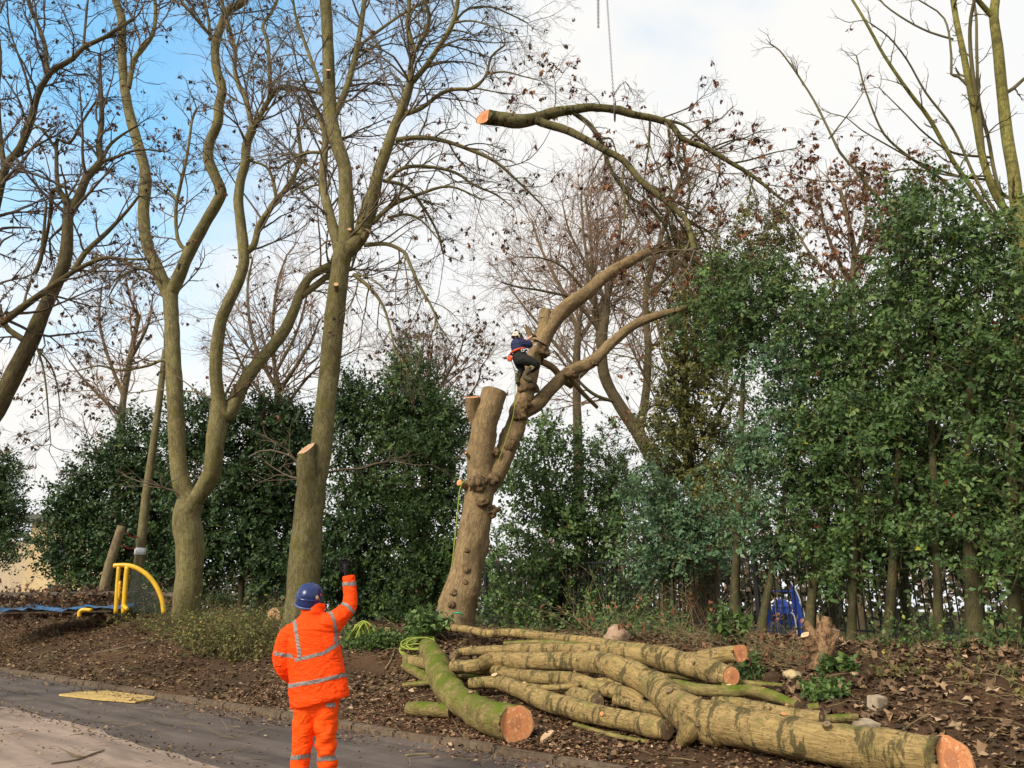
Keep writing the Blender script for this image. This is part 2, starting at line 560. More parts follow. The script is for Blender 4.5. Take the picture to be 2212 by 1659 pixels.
M['dead_dark'] = leafmat('dead_dark', [(0.0, (0.06, 0.045, 0.03)), (0.6, (0.13, 0.078, 0.046)), (1.0, (0.27, 0.13, 0.065))], 0.8, 0.2, 0.2)
M['litter'] = leafmat('litter', [(0.0, (0.035, 0.023, 0.014)), (0.4, (0.080, 0.050, 0.028)), (0.75, (0.15, 0.095, 0.052)), (0.95, (0.28, 0.175, 0.095)), (1.0, (0.42, 0.30, 0.18))], 0.8, 0.2)
M['chips'] = leafmat('chips', [(0.0, (0.12, 0.060, 0.034)), (0.5, (0.24, 0.125, 0.070)), (0.92, (0.34, 0.19, 0.11)), (1.0, (0.62, 0.46, 0.28))], 0.85, 0.2)
M['weed'] = leafmat('weed', [(0.0, (0.04, 0.07, 0.018)), (0.6, (0.075, 0.135, 0.03)), (1.0, (0.16, 0.24, 0.06))], 0.5, 0.4, 0.25)
M['grass'] = leafmat('grass', [(0.0, (0.06, 0.055, 0.02)), (0.4, (0.11, 0.115, 0.028)), (0.8, (0.17, 0.14, 0.05)), (0.97, (0.30, 0.22, 0.06)), (1.0, (0.5, 0.34, 0.05))], 0.6, 0.3, 0.2)

M['brashleaf'] = leafmat('brashleaf', [(0.0, (0.075, 0.094, 0.027)), (0.45, (0.163, 0.194, 0.050)), (0.75, (0.237, 0.250, 0.069)), (0.95, (0.275, 0.225, 0.075)), (1.0, (0.5, 0.36, 0.05))], 0.6, 0.3, 0.2)
def cutwood(name, inner, outer, heart):
    m, t, b = mat(name)
    at = N(t, 'ShaderNodeAttribute', attribute_name='bk').outputs['Vector']
    sep = N(t, 'ShaderNodeSeparateXYZ')
    t.links.new(at, sep.inputs[0])
    comb = N(t, 'ShaderNodeCombineXYZ')
    t.links.new(sep.outputs['Y'], comb.inputs['X'])
    t.links.new(sep.outputs['Z'], comb.inputs['Y'])
    ln = N(t, 'ShaderNodeVectorMath', operation='LENGTH')
    t.links.new(comb.outputs[0], ln.inputs[0])
    g = N(t, 'ShaderNodeNewGeometry')
    nz = tnoise(t, g.outputs['Position'], 14, 4)
    r = fmath(t, 'ADD', ln.outputs['Value'], fmath(t, 'MULTIPLY', fmath(t, 'SUBTRACT', nz, 0.5), 0.22))
    c = ramp(t, [(0.0, heart), (0.30, heart), (0.36, inner), (0.70, inner), (0.80, outer), (0.955, tuple(q * .8 for q in outer)), (1.0, (0.12, 0.07, 0.035))], r)
    wv = N(t, 'ShaderNodeTexWave', wave_type='RINGS', rings_direction='SPHERICAL')
    wv.inputs['Scale'].default_value = 3.4
    wv.inputs['Distortion'].default_value = 2.5
    t.links.new(comb.outputs[0], wv.inputs['Vector'])
    c = mixc(t, fmath(t, 'MULTIPLY', wv.outputs['Fac'], 0.5), c, tuple(q * .6 for q in inner))
    saw = tnoise(t, mapped(t, g.outputs['Position'], (60, 60, 9)), 1.0, 3)
    c = mixc(t, fmath(t, 'MULTIPLY', saw, 0.45), c, tuple(q * .6 for q in outer))
    ang = fmath(t, 'ARCTAN2', sep.outputs['Y'], sep.outputs['Z'])
    cv = N(t, 'ShaderNodeCombineXYZ')
    t.links.new(ang, cv.inputs['X'])
    t.links.new(fmath(t, 'MULTIPLY', ln.outputs['Value'], .5), cv.inputs['Y'])
    ck = ramp(t, [(0.485, (0, 0, 0)), (0.5, (1, 1, 1)), (0.515, (0, 0, 0))], tnoise(t, cv.outputs[0], 2.6, 3, .6))
    c = mixc(t, fmath(t, 'MULTIPLY', ck, .55), c, tuple(q * .35 for q in heart))
    c = mixc(t, ramp(t, [(0.58, (0, 0, 0)), (0.66, (.6, .6, .6))], tnoise(t, g.outputs['Position'], 22, 4)), c, (0.84, 0.52, 0.27))
    t.links.new(c, b.inputs['Base Color'])
    b.inputs['Roughness'].default_value = 0.85
    bump(t, b, saw, 0.4, 0.004)
    return m
M['cut'] = cutwood('cut', (0.70, 0.26, 0.095), (0.78, 0.36, 0.15), (0.46, 0.17, 0.08))
M['cut_pale'] = cutwood('cut_pale', (0.80, 0.46, 0.24), (0.84, 0.55, 0.32), (0.62, 0.30, 0.14))
M['cut_old'] = cutwood('cut_old', (0.20, 0.13, 0.07), (0.24, 0.16, 0.08), (0.13, 0.08, 0.05))

# ------------------------------------------------------------------ ground, lane, pavement, kerb
def ground_mat():
    m, t, b = mat('soil')
    g = N(t, 'ShaderNodeNewGeometry')
    p = g.outputs['Position']
    a = tnoise(t, p, 0.8, 5, 0.6)
    f = tnoise(t, p, 34, 6, 0.75, 0.4)
    c = ramp(t, [(0.30, (0.040, 0.026, 0.016)), (0.50, (0.085, 0.052, 0.031)), (0.68, (0.155, 0.095, 0.055))], f)
    c2 = ramp(t, [(0.35, (0.075, 0.045, 0.026)), (0.65, (0.17, 0.095, 0.05))], tnoise(t, p, 60, 4, 0.7))
    c = mixc(t, ramp(t, [(0.42, (0, 0, 0)), (0.60, (1, 1, 1))], a), c, c2)
    dn = N(t, 'ShaderNodeVectorMath', operation='DOT_PRODUCT')
    dn.inputs[1].default_value = (NX, NY, 0)
    t.links.new(p, dn.inputs[0])
    gr = ramp(t, [(0.3, (0.06, 0.075, 0.02)), (0.7, (0.13, 0.14, 0.05))], tnoise(t, p, 5, 5, .7))
    c = mixc(t, fmath(t, 'MULTIPLY', fmath(t, 'SUBTRACT', dn.outputs['Value'], 17.5), .5, True), c, gr)
    t.links.new(c, b.inputs['Base Color'])
    b.inputs['Roughness'].default_value = 0.95
    b.inputs['Specular IOR Level'].default_value = 0.1
    bump(t, b, fmath(t, 'ADD', f, tnoise(t, p, 90, 3, 0.7)), 0.9, 0.03)
    return m
M['soil'] = ground_mat()
def axis(a, b, fine0, fine1, fs, cs):
    left = []
    x, st = fine0, fs
    while x > a:
        st = min(st * 1.25, cs); x -= st; left.append(x)
    mid = list(np.arange(fine0, fine1, fs))
    right = []
    x, st = fine1, fs
    while x < b:
        right.append(x); st = min(st * 1.25, cs); x += st
    return np.array(left[::-1] + mid + right)
S_ax = axis(-420, 420, -44, 9, 0.17, 25)
N_ax = np.concatenate([axis(-300, 7.0, 6.9, 7.0, 0.1, 25), [7.149, 7.151], axis(7.2, 900, 7.2, 16.5, 0.10, 40)])
N_ax = np.unique(N_ax)
SS, NN = np.meshgrid(S_ax, N_ax, indexing='ij')
GX, GY = xy(SS, NN)
GZ = terrain_np(GX, GY)
nearm = (NN > 7.2) & (NN < 17)
GZ = GZ + np.where(nearm, rng.normal(0, 0.010, GZ.shape), 0)
V = np.stack([GX, GY, GZ], -1).reshape(-1, 3)
ii = np.arange(len(S_ax) * len(N_ax)).reshape(len(S_ax), len(N_ax))
Fq = np.stack([ii[:-1, :-1], ii[:-1, 1:], ii[1:, 1:], ii[1:, :-1]], -1).reshape(-1, 4)
tag(link('ground', mesh_np('ground', V, Fq[:, ::-1]), M['soil'], smooth=True), kind='structure')

def asphalt(name, c0, c1, c2, sc=1.0, grit=0.35):
    m, t, b = mat(name)
    g = N(t, 'ShaderNodeNewGeometry')
    p = g.outputs['Position']
    a = tnoise(t, mapped(t, p, (1, 1, 1)), 0.9 * sc, 6, 0.65, 0.5)
    f = tnoise(t, p, 110, 3, 0.7)
    c = ramp(t, [(0.30, c0), (0.52, c1), (0.72, c2)], a)
    c = mixc(t, ramp(t, [(0.52, (0, 0, 0)), (0.70, (grit, grit, grit))], f), c, tuple(min(1, q * 1.8) for q in c2))
    mv = N(t, 'ShaderNodeMapping')
    mv.inputs['Rotation'].default_value = (0, 0, math.atan2(NX, NY))
    t.links.new(p, mv.inputs[0])
    st = tnoise(t, mapped(t, mv.outputs[0], (.35, 3.2, 1)), 1.0, 5, .6, .3)
    c = mixc(t, ramp(t, [(0.42, (0, 0, 0)), (0.66, (.75, .75, .75))], st), c, tuple(q * .55 for q in c0))
    c = mixc(t, ramp(t, [(0.60, (0, 0, 0)), (0.68, (.7, .7, .7))], tnoise(t, p, 3.2, 6, 0.75)), c, (0.10, 0.062, 0.036))
    vo = N(t, 'ShaderNodeTexVoronoi', feature='DISTANCE_TO_EDGE')
    vo.inputs['Scale'].default_value = .55
    wp = N(t, 'ShaderNodeVectorMath', operation='ADD')
    nv = N(t, 'ShaderNodeTexNoise')
    nv.inputs['Scale'].default_value = 2.0
    nv.inputs['Detail'].default_value = 6
    t.links.new(p, nv.inputs['Vector'])
    t.links.new(p, wp.inputs[0])
    t.links.new(nv.outputs['Color'], wp.inputs[1])
    t.links.new(wp.outputs[0], vo.inputs['Vector'])
    cr_ = fmath(t, 'MULTIPLY', ramp(t, [(0.0, (.8, .8, .8)), (0.012, (0, 0, 0))], vo.outputs['Distance']), ramp(t, [(0.45, (0, 0, 0)), (0.6, (1, 1, 1))], a))
    c = mixc(t, cr_, c, (0.02, 0.016, 0.013))
    c = mixc(t, fmath(t, 'MULTIPLY', tnoise(t, p, 45, 4, .8), .35), c, tuple(q * .5 for q in c0))
    t.links.new(c, b.inputs['Base Color'])
    b.inputs['Roughness'].default_value = 0.85
    b.inputs['Specular IOR Level'].default_value = 0.25
    bump(t, b, f, 0.5, 0.006)
    return m
M['asphalt'] = asphalt('asphalt', (0.095, 0.074, 0.062), (0.138, 0.108, 0.090), (0.19, 0.150, 0.122))
M['pave'] = asphalt('pave', (0.27, 0.20, 0.155), (0.35, 0.26, 0.20), (0.42, 0.315, 0.245), 1.4, 0.25)
M['kerb'] = plain('kerb', (0.17, 0.125, 0.085), 0.9, 0.5, 14, 0.15, bmp=0.01)
def strip(name, s0, s1, nfun0, nfun1, z, matn, ds=0.35, k=8):
    ss = np.arange(s0, s1, ds)
    V, Fq = [], []
    for i, s in enumerate(ss):
        a, b_ = nfun0(s), nfun1(s)
        for j in range(k + 1):
            n_ = a + (b_ - a) * j / k
            X, Y = xy(s, n_)
            V.append((X, Y, z + 0.012 * math.sin(s * .7 + n_) * math.sin(n_ * 1.9)))
    for i in range(len(ss) - 1):
        for j in range(k):
            q = i * (k + 1) + j
            Fq.append((q, q + k + 1, q + k + 2, q + 1))
    return tag(link(name, mesh_py(name, V, Fq), M[matn], smooth=True), kind='structure')
edge = lambda s: 4.46 + 0.10 * math.sin(s * .43 + 1) + 0.05 * math.sin(s * 1.9) + 0.03 * math.sin(s * 5.1)
strip('road', -90, 14, lambda s: 3.0, lambda s: 7.02, 0.012, 'asphalt', 0.35, 14)
strip('pavement', -90, 14, lambda s: -6.0, edge, 0.040, 'pave', 0.12, 14)
# kerb stones, one object each
def kerb_mesh(k):
    L, W_, Hh = 0.905, 0.135, 0.22
    bm = bmesh.new()
    bmesh.ops.create_cube(bm, size=1)
    bmesh.ops.scale(bm, vec=(L, W_, Hh), verts=bm.verts)
    bmesh.ops.bevel(bm, geom=[e for e in bm.edges], offset=0.022, segments=2, affect='EDGES')
    rr = random.Random(k)
    for v in bm.verts:
        v.co += Vector((rr.uniform(-1, 1), rr.uniform(-1, 1), rr.uniform(-1, 1))) * 0.006
    me = bpy.data.meshes.new('kerb_stone')
    bm.to_mesh(me)
    bm.free()
    me.materials.append(M['kerb'])
    return me
kms = [kerb_mesh(k) for k in range(4)]
kr = empty('kerb', (*xy(-16, 7.08), 0.0))
tag(kr, kind='structure')
for i in range(58):
    s = -44 + i * 0.918
    X, Y = xy(s, 7.085 + random.uniform(-.01, .01))
    o = bpy.data.objects.new('kerb_stone', kms[i % 4])
    COL.objects.link(o)
    o.parent = kr
    o.matrix_parent_inverse = Matrix.Translation(-kr.location)
    o.location = (X, Y, 0.0 + random.uniform(-.018, .008))
    o.rotation_euler = (random.uniform(-.04, .04), random.uniform(-.01, .01), math.atan2(-NX, NY) + random.uniform(-.012, .012))

# ------------------------------------------------------------------ bare trees
class BareTree:
    def __init__(s, Y, sides=12):
        s.Y, s.limbs, s.samp, s.sides = Y, [], [], sides
    def add(s, px, w0, w1, dy=None):
        px = np.array(px, float)
        y0, jo = s.Y, False
        if s.samp:
            A = np.vstack(s.samp)
            d = np.hypot(A[:, 0] - px[0, 0], A[:, 1] - px[0, 1])
            k = int(np.argmin(d))
            if d[k] < 45:
                y0, jo = A[k, 2], True
        L = np.concatenate([[0], np.cumsum(np.hypot(*np.diff(px, axis=0).T))])
        tot = L[-1] * mpp(px[0, 0], px[0, 1], y0)
        if dy is None:
            dy = rng.uniform(-0.35, 0.35) * tot if jo else 0.0
        u = L / L[-1]
        Yv = y0 + dy * u + (0.05 * tot * np.sin(u * 5 + rng.uniform(0, 6)) * u if jo else 0)
        w = np.array(w0, float) if isinstance(w0, list) else w0 + (w1 - w0) * u
        pts = np.array([P(x, y, q) for (x, y), q in zip(px, Yv)])
        rad = np.array([0.5 * ww * mpp(x, y, q) for (x, y), q, ww in zip(px, Yv, w)])
        s.limbs.append((pts, rad, px, not jo))
        f = np.linspace(0, 1, 30)
        s.samp.append(np.stack([np.interp(f, u, px[:, 0]), np.interp(f, u, px[:, 1]), np.interp(f, u, Yv)], 1))
        return pts[-1]
    def build(s, name, label, barkm, twigm, deadm=None, group=None, rmax=0.16, every=0.5, blen=(0.9, 2.2), m1=5, m2=4, trop=(0, 0, 0.03), trop2=(0, 0, -0.02), dead=0.0, deadlen=(0.06, 0.12), rough=0.05, knobs=0, step=0.25, flare=0.2, zmin=None, rmin=0.004, seeds_mask=None, base_pt=None, levels=3, ext=True, thin=None, thin_r=.045, tilt_first=None):
        b0 = s.limbs[0][0][0]
        base = b0.copy()
        if flare:
            b0[2] = min(b0[2], terrain(b0[0], b0[1]) - .12)
            base = b0 + np.array((0, 0, .12))
        root = empty(name, base, label, 'tree', group)
        T, T2 = Tubes(), Tubes()
        ends = []
        SP, SD, SR = [], [], []
        for i, (pts, rad, px, first) in enumerate(s.limbs):
            sides = s.sides if rad.max() > 0.12 else (8 if rad.max() > 0.05 else 5)
            tgt = T2 if (thin and rad.max() < thin_r) else T
            e = tgt.add(pts, rad, sides, step, rough, 2.5, knobs=int(knobs * len(pts)) if rad.max() > .12 else 0, flare=flare if i == 0 else 0)
            if i == 0 and tilt_first is not None:
                rg = e[0]
                rg += e[4][0][None] * ((rg - rg.mean(0)) @ np.array(tilt_first))[:, None]
                T.V[0].reshape(-1, sides, 3)[0] = rg
            ends.append(e)
            c, r, tan = e[2], e[3], e[4]
            L = np.concatenate([[0], np.cumsum(np.linalg.norm(np.diff(c, axis=0), axis=1))])
            k = max(1, int(L[-1] / every))
            for f in (np.arange(k) + rng.uniform(0.2, 0.8, k)) / k * L[-1]:
                j = min(int(np.searchsorted(L, f)), len(c) - 1)
                if r[j] > rmax or (zmin and c[j][2] < zmin):
                    continue
                if first and f < 2.0:
                    continue
                SP.append(c[j]); SD.append(tan[j]); SR.append(r[j])
            # limb tip carries on as twigs
            if ext:
                for q in range(3):
                    SP.append(c[-1]); SD.append(norm((tan[-1] + rng.normal(0, .25, 3))[None])[0]); SR.append(r[-1] * 1.2)
        link('trunk', T.mesh('trunk'), M[barkm], root)
        if T2.V:
            link('branches', T2.mesh('branches'), M[thin], root)
        SP, SD, SR = np.array(SP), np.array(SD), np.array(SR)
        n = len(SP)
        rv = norm(rng.normal(0, 1, (n, 3)))
        pv = norm(rv - SD * np.sum(rv * SD, -1, keepdims=True))
        an = rng.uniform(0.5, 1.1, (n, 1))
        d = SD * np.cos(an) + pv * np.sin(an)
        ln = rng.uniform(*blen, n) * np.clip(0.55 + SR * 8, 0.6, 1.5)
        rd = np.clip(SR * 0.5, 0.009, 0.045)
        lv = [dict(K=7, wob=.16, trop=trop, m=m1, ang=.75, ratio=.52, rmin=rmin), dict(K=4, wob=.2, trop=trop2, m=m2, ang=.7, ratio=.55, rmin=rmin * .8), dict(K=3, wob=.24, trop=trop2, m=3, ang=.6, ratio=.5, rmin=rmin * .7)]
        lv = lv[:levels]
        seg, tp, td = grow(SP, d, ln, rd, lv)
        link('crown', prism_mesh('crown', *seg), M[twigm], root)
        if dead:
            sel = rng.random(len(tp)) < dead
            tp = tp[sel]
            n = len(tp)
            k = 5
            pos = np.repeat(tp, k, 0) + rng.normal(0, 0.02, (n * k, 3))
            ax = np.tile(np.array([[0, 0, -1.0]]), (n * k, 1)) + rng.normal(0, 0.55, (n * k, 3))
            nr = rng.normal(0, 1, (n * k, 3))
            Lf = rng.uniform(*deadlen, n * k)
            o = link('dead_leaves', leaf_mesh('dead_leaves', pos, ax, nr, Lf, Lf * rng.uniform(.4, .75, n * k), 0.35, np.clip(np.repeat(rng.random(n), k) + rng.normal(0, .1, n * k), 0, 1)), M[deadm], root)
            tag(o, kind='stuff')
        return root, ends

# forked tree left of the lane
A = BareTree(26.0, 16)
A.add([(405, 1300), (410, 1230), (410, 1170), (402, 1120), (412, 1085)], 56, 58, 0)
A.add([(412, 1090), (393, 1045), (384, 990), (380, 900), (375, 800), (372, 720), (368, 640)], 38, 30, 0.5)
A.add([(368, 645), (340, 580), (318, 530), (310, 460), (315, 400), (313, 367), (300, 317), (283, 260), (272, 207), (267, 167), (263, 110), (263, 43), (250, 0), (235, -60), (230, -130)], 27, 14, 1.5)
A.add([(368, 640), (385, 600), (410, 543), (437, 493), (473, 430), (477, 410), (463, 377), (450, 343), (453, 307), (470, 267), (473, 227), (480, 193), (468, 150), (465, 100), (480, 50), (492, 25), (527, 0), (560, -60)], 27, 15, -2)
A.add([(277, 190), (290, 130), (310, 103), (330, 73), (336, 30), (333, -20)], 12, 7)
A.add([(468, 90), (440, 60), (415, 30), (390, 0), (370, -40)], 9, 5)
A.add([(455, 85), (450, 40), (442, 0)], 8, 5)
A.add([(412, 1095), (430, 1070), (458, 1020), (463, 970), (470, 920), (474, 870)], 38, 38, -0.6)
A.add([(474, 880), (467, 820), (467, 766), (477, 696), (493, 656), (520, 596), (527, 553), (520, 483), (515, 433), (520, 390), (530, 350), (533, 310), (547, 277)], 28, 18, -1.5)
A.add([(547, 280), (530, 213), (517, 187), (507, 150), (507, 110), (495, 60), (480, 10), (470, -50)], 12, 6)
A.add([(545, 280), (560, 253), (583, 213), (610, 187), (660, 195), (690, 200)], 13, 6)
A.add([(583, 213), (583, 160), (578, 90), (568, 55), (590, 20), (610, -30)], 9, 6)
A.add([(525, 545), (547, 533), (560, 487), (580, 457), (597, 430), (617, 410), (643, 363), (650, 337), (643, 277)], 15, 7)
A.add([(597, 430), (590, 390), (575, 360), (540, 347)], 8, 5)
A.add([(476, 885), (490, 900), (520, 840), (550, 793), (587, 750), (617, 710), (637, 666), (653, 623), (673, 596), (713, 573)], 34, 16, 1.5)
A.add([(650, 640), (687, 613), (713, 593), (760, 580)], 16, 11, 1.0)
A.add([(410, 545), (385, 520), (380, 450), (390, 400), (405, 330), (415, 260), (425, 235)], 9, 5)
A.add([(390, 440), (365, 410), (350, 395)], 6, 4)
A.add([(380, 790), (352, 778), (320, 790), (260, 800), (215, 790), (170, 800)], 8, 3)
A.add([(368, 640), (340, 600), (300, 580), (260, 600), (235, 640)], 8, 3)
A.add([(320, 560), (280, 560), (235, 558)], 7, 4)
A.build('forked_tree', 'tall forked bare tree with three stems beside the leaning wooden post', 'bark_stand', 'twig_dark', 'dead_dark', 'bare trees along the bank', every=0.40, dead=0.026, blen=(1.0, 2.8), m1=6, m2=5, deadlen=(.09, .19), rmin=.0038)

# tall tree behind the worker with a sawn side stem
B = BareTree(20.5, 18)
B.add([(648, 1340), (655, 1260), (661, 1180), (668, 1100), (676, 1035)], 72, 60, 0)
B.add([(676, 1055), (690, 1000), (697, 940), (702, 880), (712, 800), (721, 700), (729, 630), (738, 560), (745, 530)], 46, 40, 0)
B.add([(742, 560), (748, 493), (747, 400), (744, 360), (732, 322), (722, 290), (713, 233), (710, 150), (707, 67), (703, 0), (698, -70)], 34, 22, 0.6)
B.add([(738, 560), (722, 500), (704, 433), (697, 393), (700, 340), (703, 295), (692, 255), (684, 240)], 26, 11, 1.2)
B.add([(740, 550), (776, 515), (804, 433), (817, 373), (834, 327), (851, 277), (867, 240), (881, 200), (887, 178)], 34, 17, -0.8)
B.add([(887, 180), (886, 147), (894, 113), (881, 57), (884, 0), (880, -60)], 13, 8)
B.add([(894, 113), (914, 83), (927, 37), (917, 0), (905, -60)], 9, 6)
B.add([(887, 180), (917, 147), (944, 107), (977, 53), (989, 0), (990, -60)], 13, 8)
B.add([(874, 247), (911, 233), (951, 203), (981, 193), (1024, 190), (1051, 160), (1061, 123), (1091, 97)], 11, 4)
B.add([(1051, 160), (1090, 155), (1130, 165), (1170, 175)], 5, 2)
B.add([(1024, 190), (1080, 200), (1120, 205)], 4, 2)
B.add([(977, 53), (1010, 20), (1060, 15), (1100, 30), (1140, 50)], 6, 3)
B.add([(977, 50), (1020, 45), (1070, 60), (1120, 80)], 5, 2)
B.add([(854, 303), (904, 297), (954, 303), (1014, 323), (1071, 350), (1124, 397), (1171, 443)], 12, 4)
B.add([(834, 393), (871, 363), (924, 360), (984, 373), (1024, 400), (1071, 420), (1110, 450)], 10, 3)
B.add([(827, 390), (877, 403), (911, 443), (944, 500), (957, 547)], 9, 4)
B.add([(804, 483), (847, 443), (904, 420), (971, 403), (1040, 430)], 12, 3)
B.add([(837, 470), (877, 463), (911, 477), (950, 520)], 7, 3)
B.add([(787, 530), (834, 527), (871, 543), (881, 560), (904, 613), (931, 660), (941, 686), (937, 713)], 10, 4)
B.add([(941, 690), (960, 720), (980, 750)], 4, 2)
B.add([(764, 593), (797, 620), (827, 660), (844, 713), (854, 760), (871, 783)], 9, 3)
B.add([(764, 593), (800, 600), (835, 630)], 5, 2)
B.add([(760, 540), (775, 470), (800, 400)], 9, 5)
B.add([(718, 260), (745, 200), (760, 150), (772, 100), (782, 40), (790, -20)], 16, 10)
B.add([(771, 103), (820, 65), (870, 30), (924, 0), (960, -30)], 7, 5)
B.add([(715, 250), (690, 180), (665, 110), (640, 40), (630, -20)], 10, 5)
B.add([(700, 330), (665, 330), (630, 345), (600, 365)], 8, 4)
B.add([(712, 400), (680, 400), (640, 420)], 6, 3)
rB, eB = B.build('tall_tree', 'tall bare tree with a sawn side stem behind the worker in orange', 'bark_stand', 'twig_dark', 'dead_dark', 'bare trees along the bank', every=0.38, blen=(1.0, 2.5), m1=6, m2=5, trop=(0, 0, -0.03), trop2=(0, 0, -0.07), dead=0.014, deadlen=(.08, .16), rmin=.0036)
# its sawn stem and small pruning cuts
T = Tubes()
q0, q1 = P(664, 1170, 20.5), P(661, 970, 20.1)
mm = mpp(660, 1100, 20.2)
e = T.add([q0, P(663, 1080, 20.3), P(661, 1020, 20.12), q1], np.array([20, 21, 20, 18]) * mm, 16, .2, .04, 2.5)
top = e[1].copy()
cen = top.mean(0)
top[:, 2] += (top[:, 0] - cen[0]) * 0.55 + (top[:, 1] - cen[1]) * .75
T.V[-1].reshape(-1, 16, 3)[-1] = top
cst = link('cut_stem', T.mesh('cut_stem'), M['bark_stand'], rB)
cut_face('cut_face', top, norm(np.array([[-.55, -.75, 1.0]]))[0], cst, M['cut_pale'])
def prune(par, x, y, Y, rx, dirn, m='cut_pale'):
    c = P(x, y, Y)
    r = rx * mpp(x, y, Y)
    d = norm(np.array([dirn], float))[0]
    up = norm(np.cross(d, (0, .3, 1))[None])[0]
    ot = np.cross(d, up)
    ring = np.array([c + up * r * math.cos(t) + ot * r * math.sin(t) for t in np.linspace(0, 6.283, 12, endpoint=False)])
    Tt = Tubes()
    Tt.add([c - d * 0.25, c], [r * 1.2, r], 12, .1, .03)
    st = link('branch_stub', Tt.mesh('branch_stub'), M['bark_stand'], par)
    cut_face('cut_face', ring, d, st, M[m])
prune(rB, 795, 498, 19.75, 7, (.5, -.6, .5))
prune(rB, 755, 495, 20.1, 4, (.2, -.9, .3))
prune(rB, 726, 614, 19.95, 5, (.1, -.9, .3))
prune(rB, 709, 151, 19.9, 5, (.1, -.8, .6))

# tree standing by the pavement beyond the left edge
D = BareTree(15.0, 16)
D.add([(-190, 1420), (-160, 1250), (-110, 1060), (-40, 930), (0, 868), (33, 803), (67, 736), (90, 680), (110, 636), (133, 586), (143, 547), (147, 467)], 64, 21, 0)
D.add([(147, 470), (138, 427), (115, 410), (108, 470), (95, 540)], 12, 6)
D.add([(147, 467), (173, 420), (187, 383), (217, 350), (213, 317), (220, 260), (217, 177), (215, 120)], 20, 6, 0.8)
D.add([(217, 350), (240, 310), (277, 283), (300, 270)], 9, 4)
D.add([(220, 350), (250, 340), (300, 323), (360, 328)], 8, 3)
D.add([(140, 427), (125, 400), (122, 340), (125, 300), (150, 310), (180, 260), (210, 215)], 10, 4)
D.add([(125, 330), (100, 290), (75, 270), (50, 265)], 7, 3)
D.add([(-40, 930), (-50, 800), (-20, 710), (0, 700), (50, 663), (110, 620), (160, 586), (200, 566), (233, 556), (267, 563), (290, 580)], 26, 6, -0.8)
D.add([(160, 585), (183, 547), (233, 500), (277, 453), (300, 423)], 13, 5)
D.add([(-60, 800), (-40, 600), (-10, 450), (13, 360), (43, 320), (67, 260), (80, 207), (100, 170), (117, 150), (157, 127), (180, 103), (227, 80), (253, 63), (290, 40)], 26, 7, 0.8)
D.add([(105, 160), (100, 133), (97, 100), (87, 67), (67, 20), (50, -30)], 11, 6)
D.add([(180, 103), (185, 50), (190, 0), (200, -40)], 6, 4)
D.add([(10, 370), (5, 333), (0, 293), (-5, 200), (0, 120), (-10, 40)], 12, 7)
D.add([(75, 590), (88, 560), (95, 500), (100, 440)], 10, 5)
D.add([(60, 740), (30, 720), (10, 700), (-10, 640)], 14, 9)
D.add([(78, 745), (92, 790), (100, 840), (105, 900), (110, 960)], 5, 2, -.3)
D.add([(85, 760), (110, 790), (125, 840), (130, 900)], 5, 2, .3)
D.add([(72, 250), (60, 180), (40, 120), (20, 60), (15, 0)], 6, 3)
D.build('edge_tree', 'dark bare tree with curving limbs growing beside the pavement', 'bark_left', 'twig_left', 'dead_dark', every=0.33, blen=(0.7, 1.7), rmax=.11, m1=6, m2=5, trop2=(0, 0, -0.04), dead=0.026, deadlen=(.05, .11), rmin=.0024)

# topped tree with the climber
C = BareTree(18.0, 26)
C.add([(984, 1352), (990, 1300), (1006, 1240), (1018, 1180), (1030, 1110), (1038, 1050), (1040, 1000)], 76, 60, 0)
C.add([(1038, 1040), (1040, 980), (1046, 920), (1058, 880), (1068, 846)], 58, 54, -0.25)
C.add([(1044, 1060), (1075, 1012), (1100, 955), (1122, 895), (1138, 840), (1150, 790), (1163, 745), (1175, 712), (1178, 672)], 50, 27, 0.25)
C.add([(1165, 745), (1188, 705), (1220, 668), (1270, 630), (1310, 595), (1360, 565), (1400, 545), (1440, 540), (1480, 550), (1520, 575), (1545, 610)], [40, 36, 33, 30, 27, 23, 18, 14, 11, 8, 5], 14, 0.6)
C.add([(1430, 541), (1455, 560), (1462, 590)], 9, 5)
C.add([(1130, 890), (1160, 872), (1190, 840), (1230, 803), (1280, 780), (1320, 742), (1370, 702), (1425, 680), (1470, 668), (1520, 640), (1550, 600)], [34, 32, 29, 27, 25, 22, 20, 17, 13, 9, 6], 18, 0.9)
C.add([(1168, 780), (1195, 795), (1215, 820), (1235, 835)], 16, 12, 0.8)
C.add([(1230, 815), (1260, 850), (1290, 880)], 12, 8, 1.0)
C.add([(1152, 738), (1145, 722), (1137, 706)], 15, 11, -0.1)
C.add([(1030, 920), (1022, 890), (1020, 858)], 24, 30, -0.2)
C.add([(1015, 1050), (1003, 1048), (992, 1042)], 20, 14, -0.3)
C.add([(1020, 1000), (1012, 985), (1006, 978)], 9, 6, -0.3)
C.add([(1310, 600), (1335, 590), (1370, 600), (1400, 640)], 7, 3)
rC, eC = C.build('topped_tree', 'lopped tan tree trunk with no crown that the climber stands in', 'bark_topped', 'twig_olive', 'dead', rmax=.12, every=.55, blen=(.6, 1.5), m1=4, m2=4, dead=.05, rough=.05, knobs=1.0, step=.06, flare=.12, ext=False, zmin=9.3)
for k in (1, 2, 8, 9, 10, 11):
    rg, tn = eC[k][1], eC[k][4][-1]
    cut_face('cut_face', rg, tn, rC, M['cut'] if k in (9, 10, 11) else M['cut_old'])
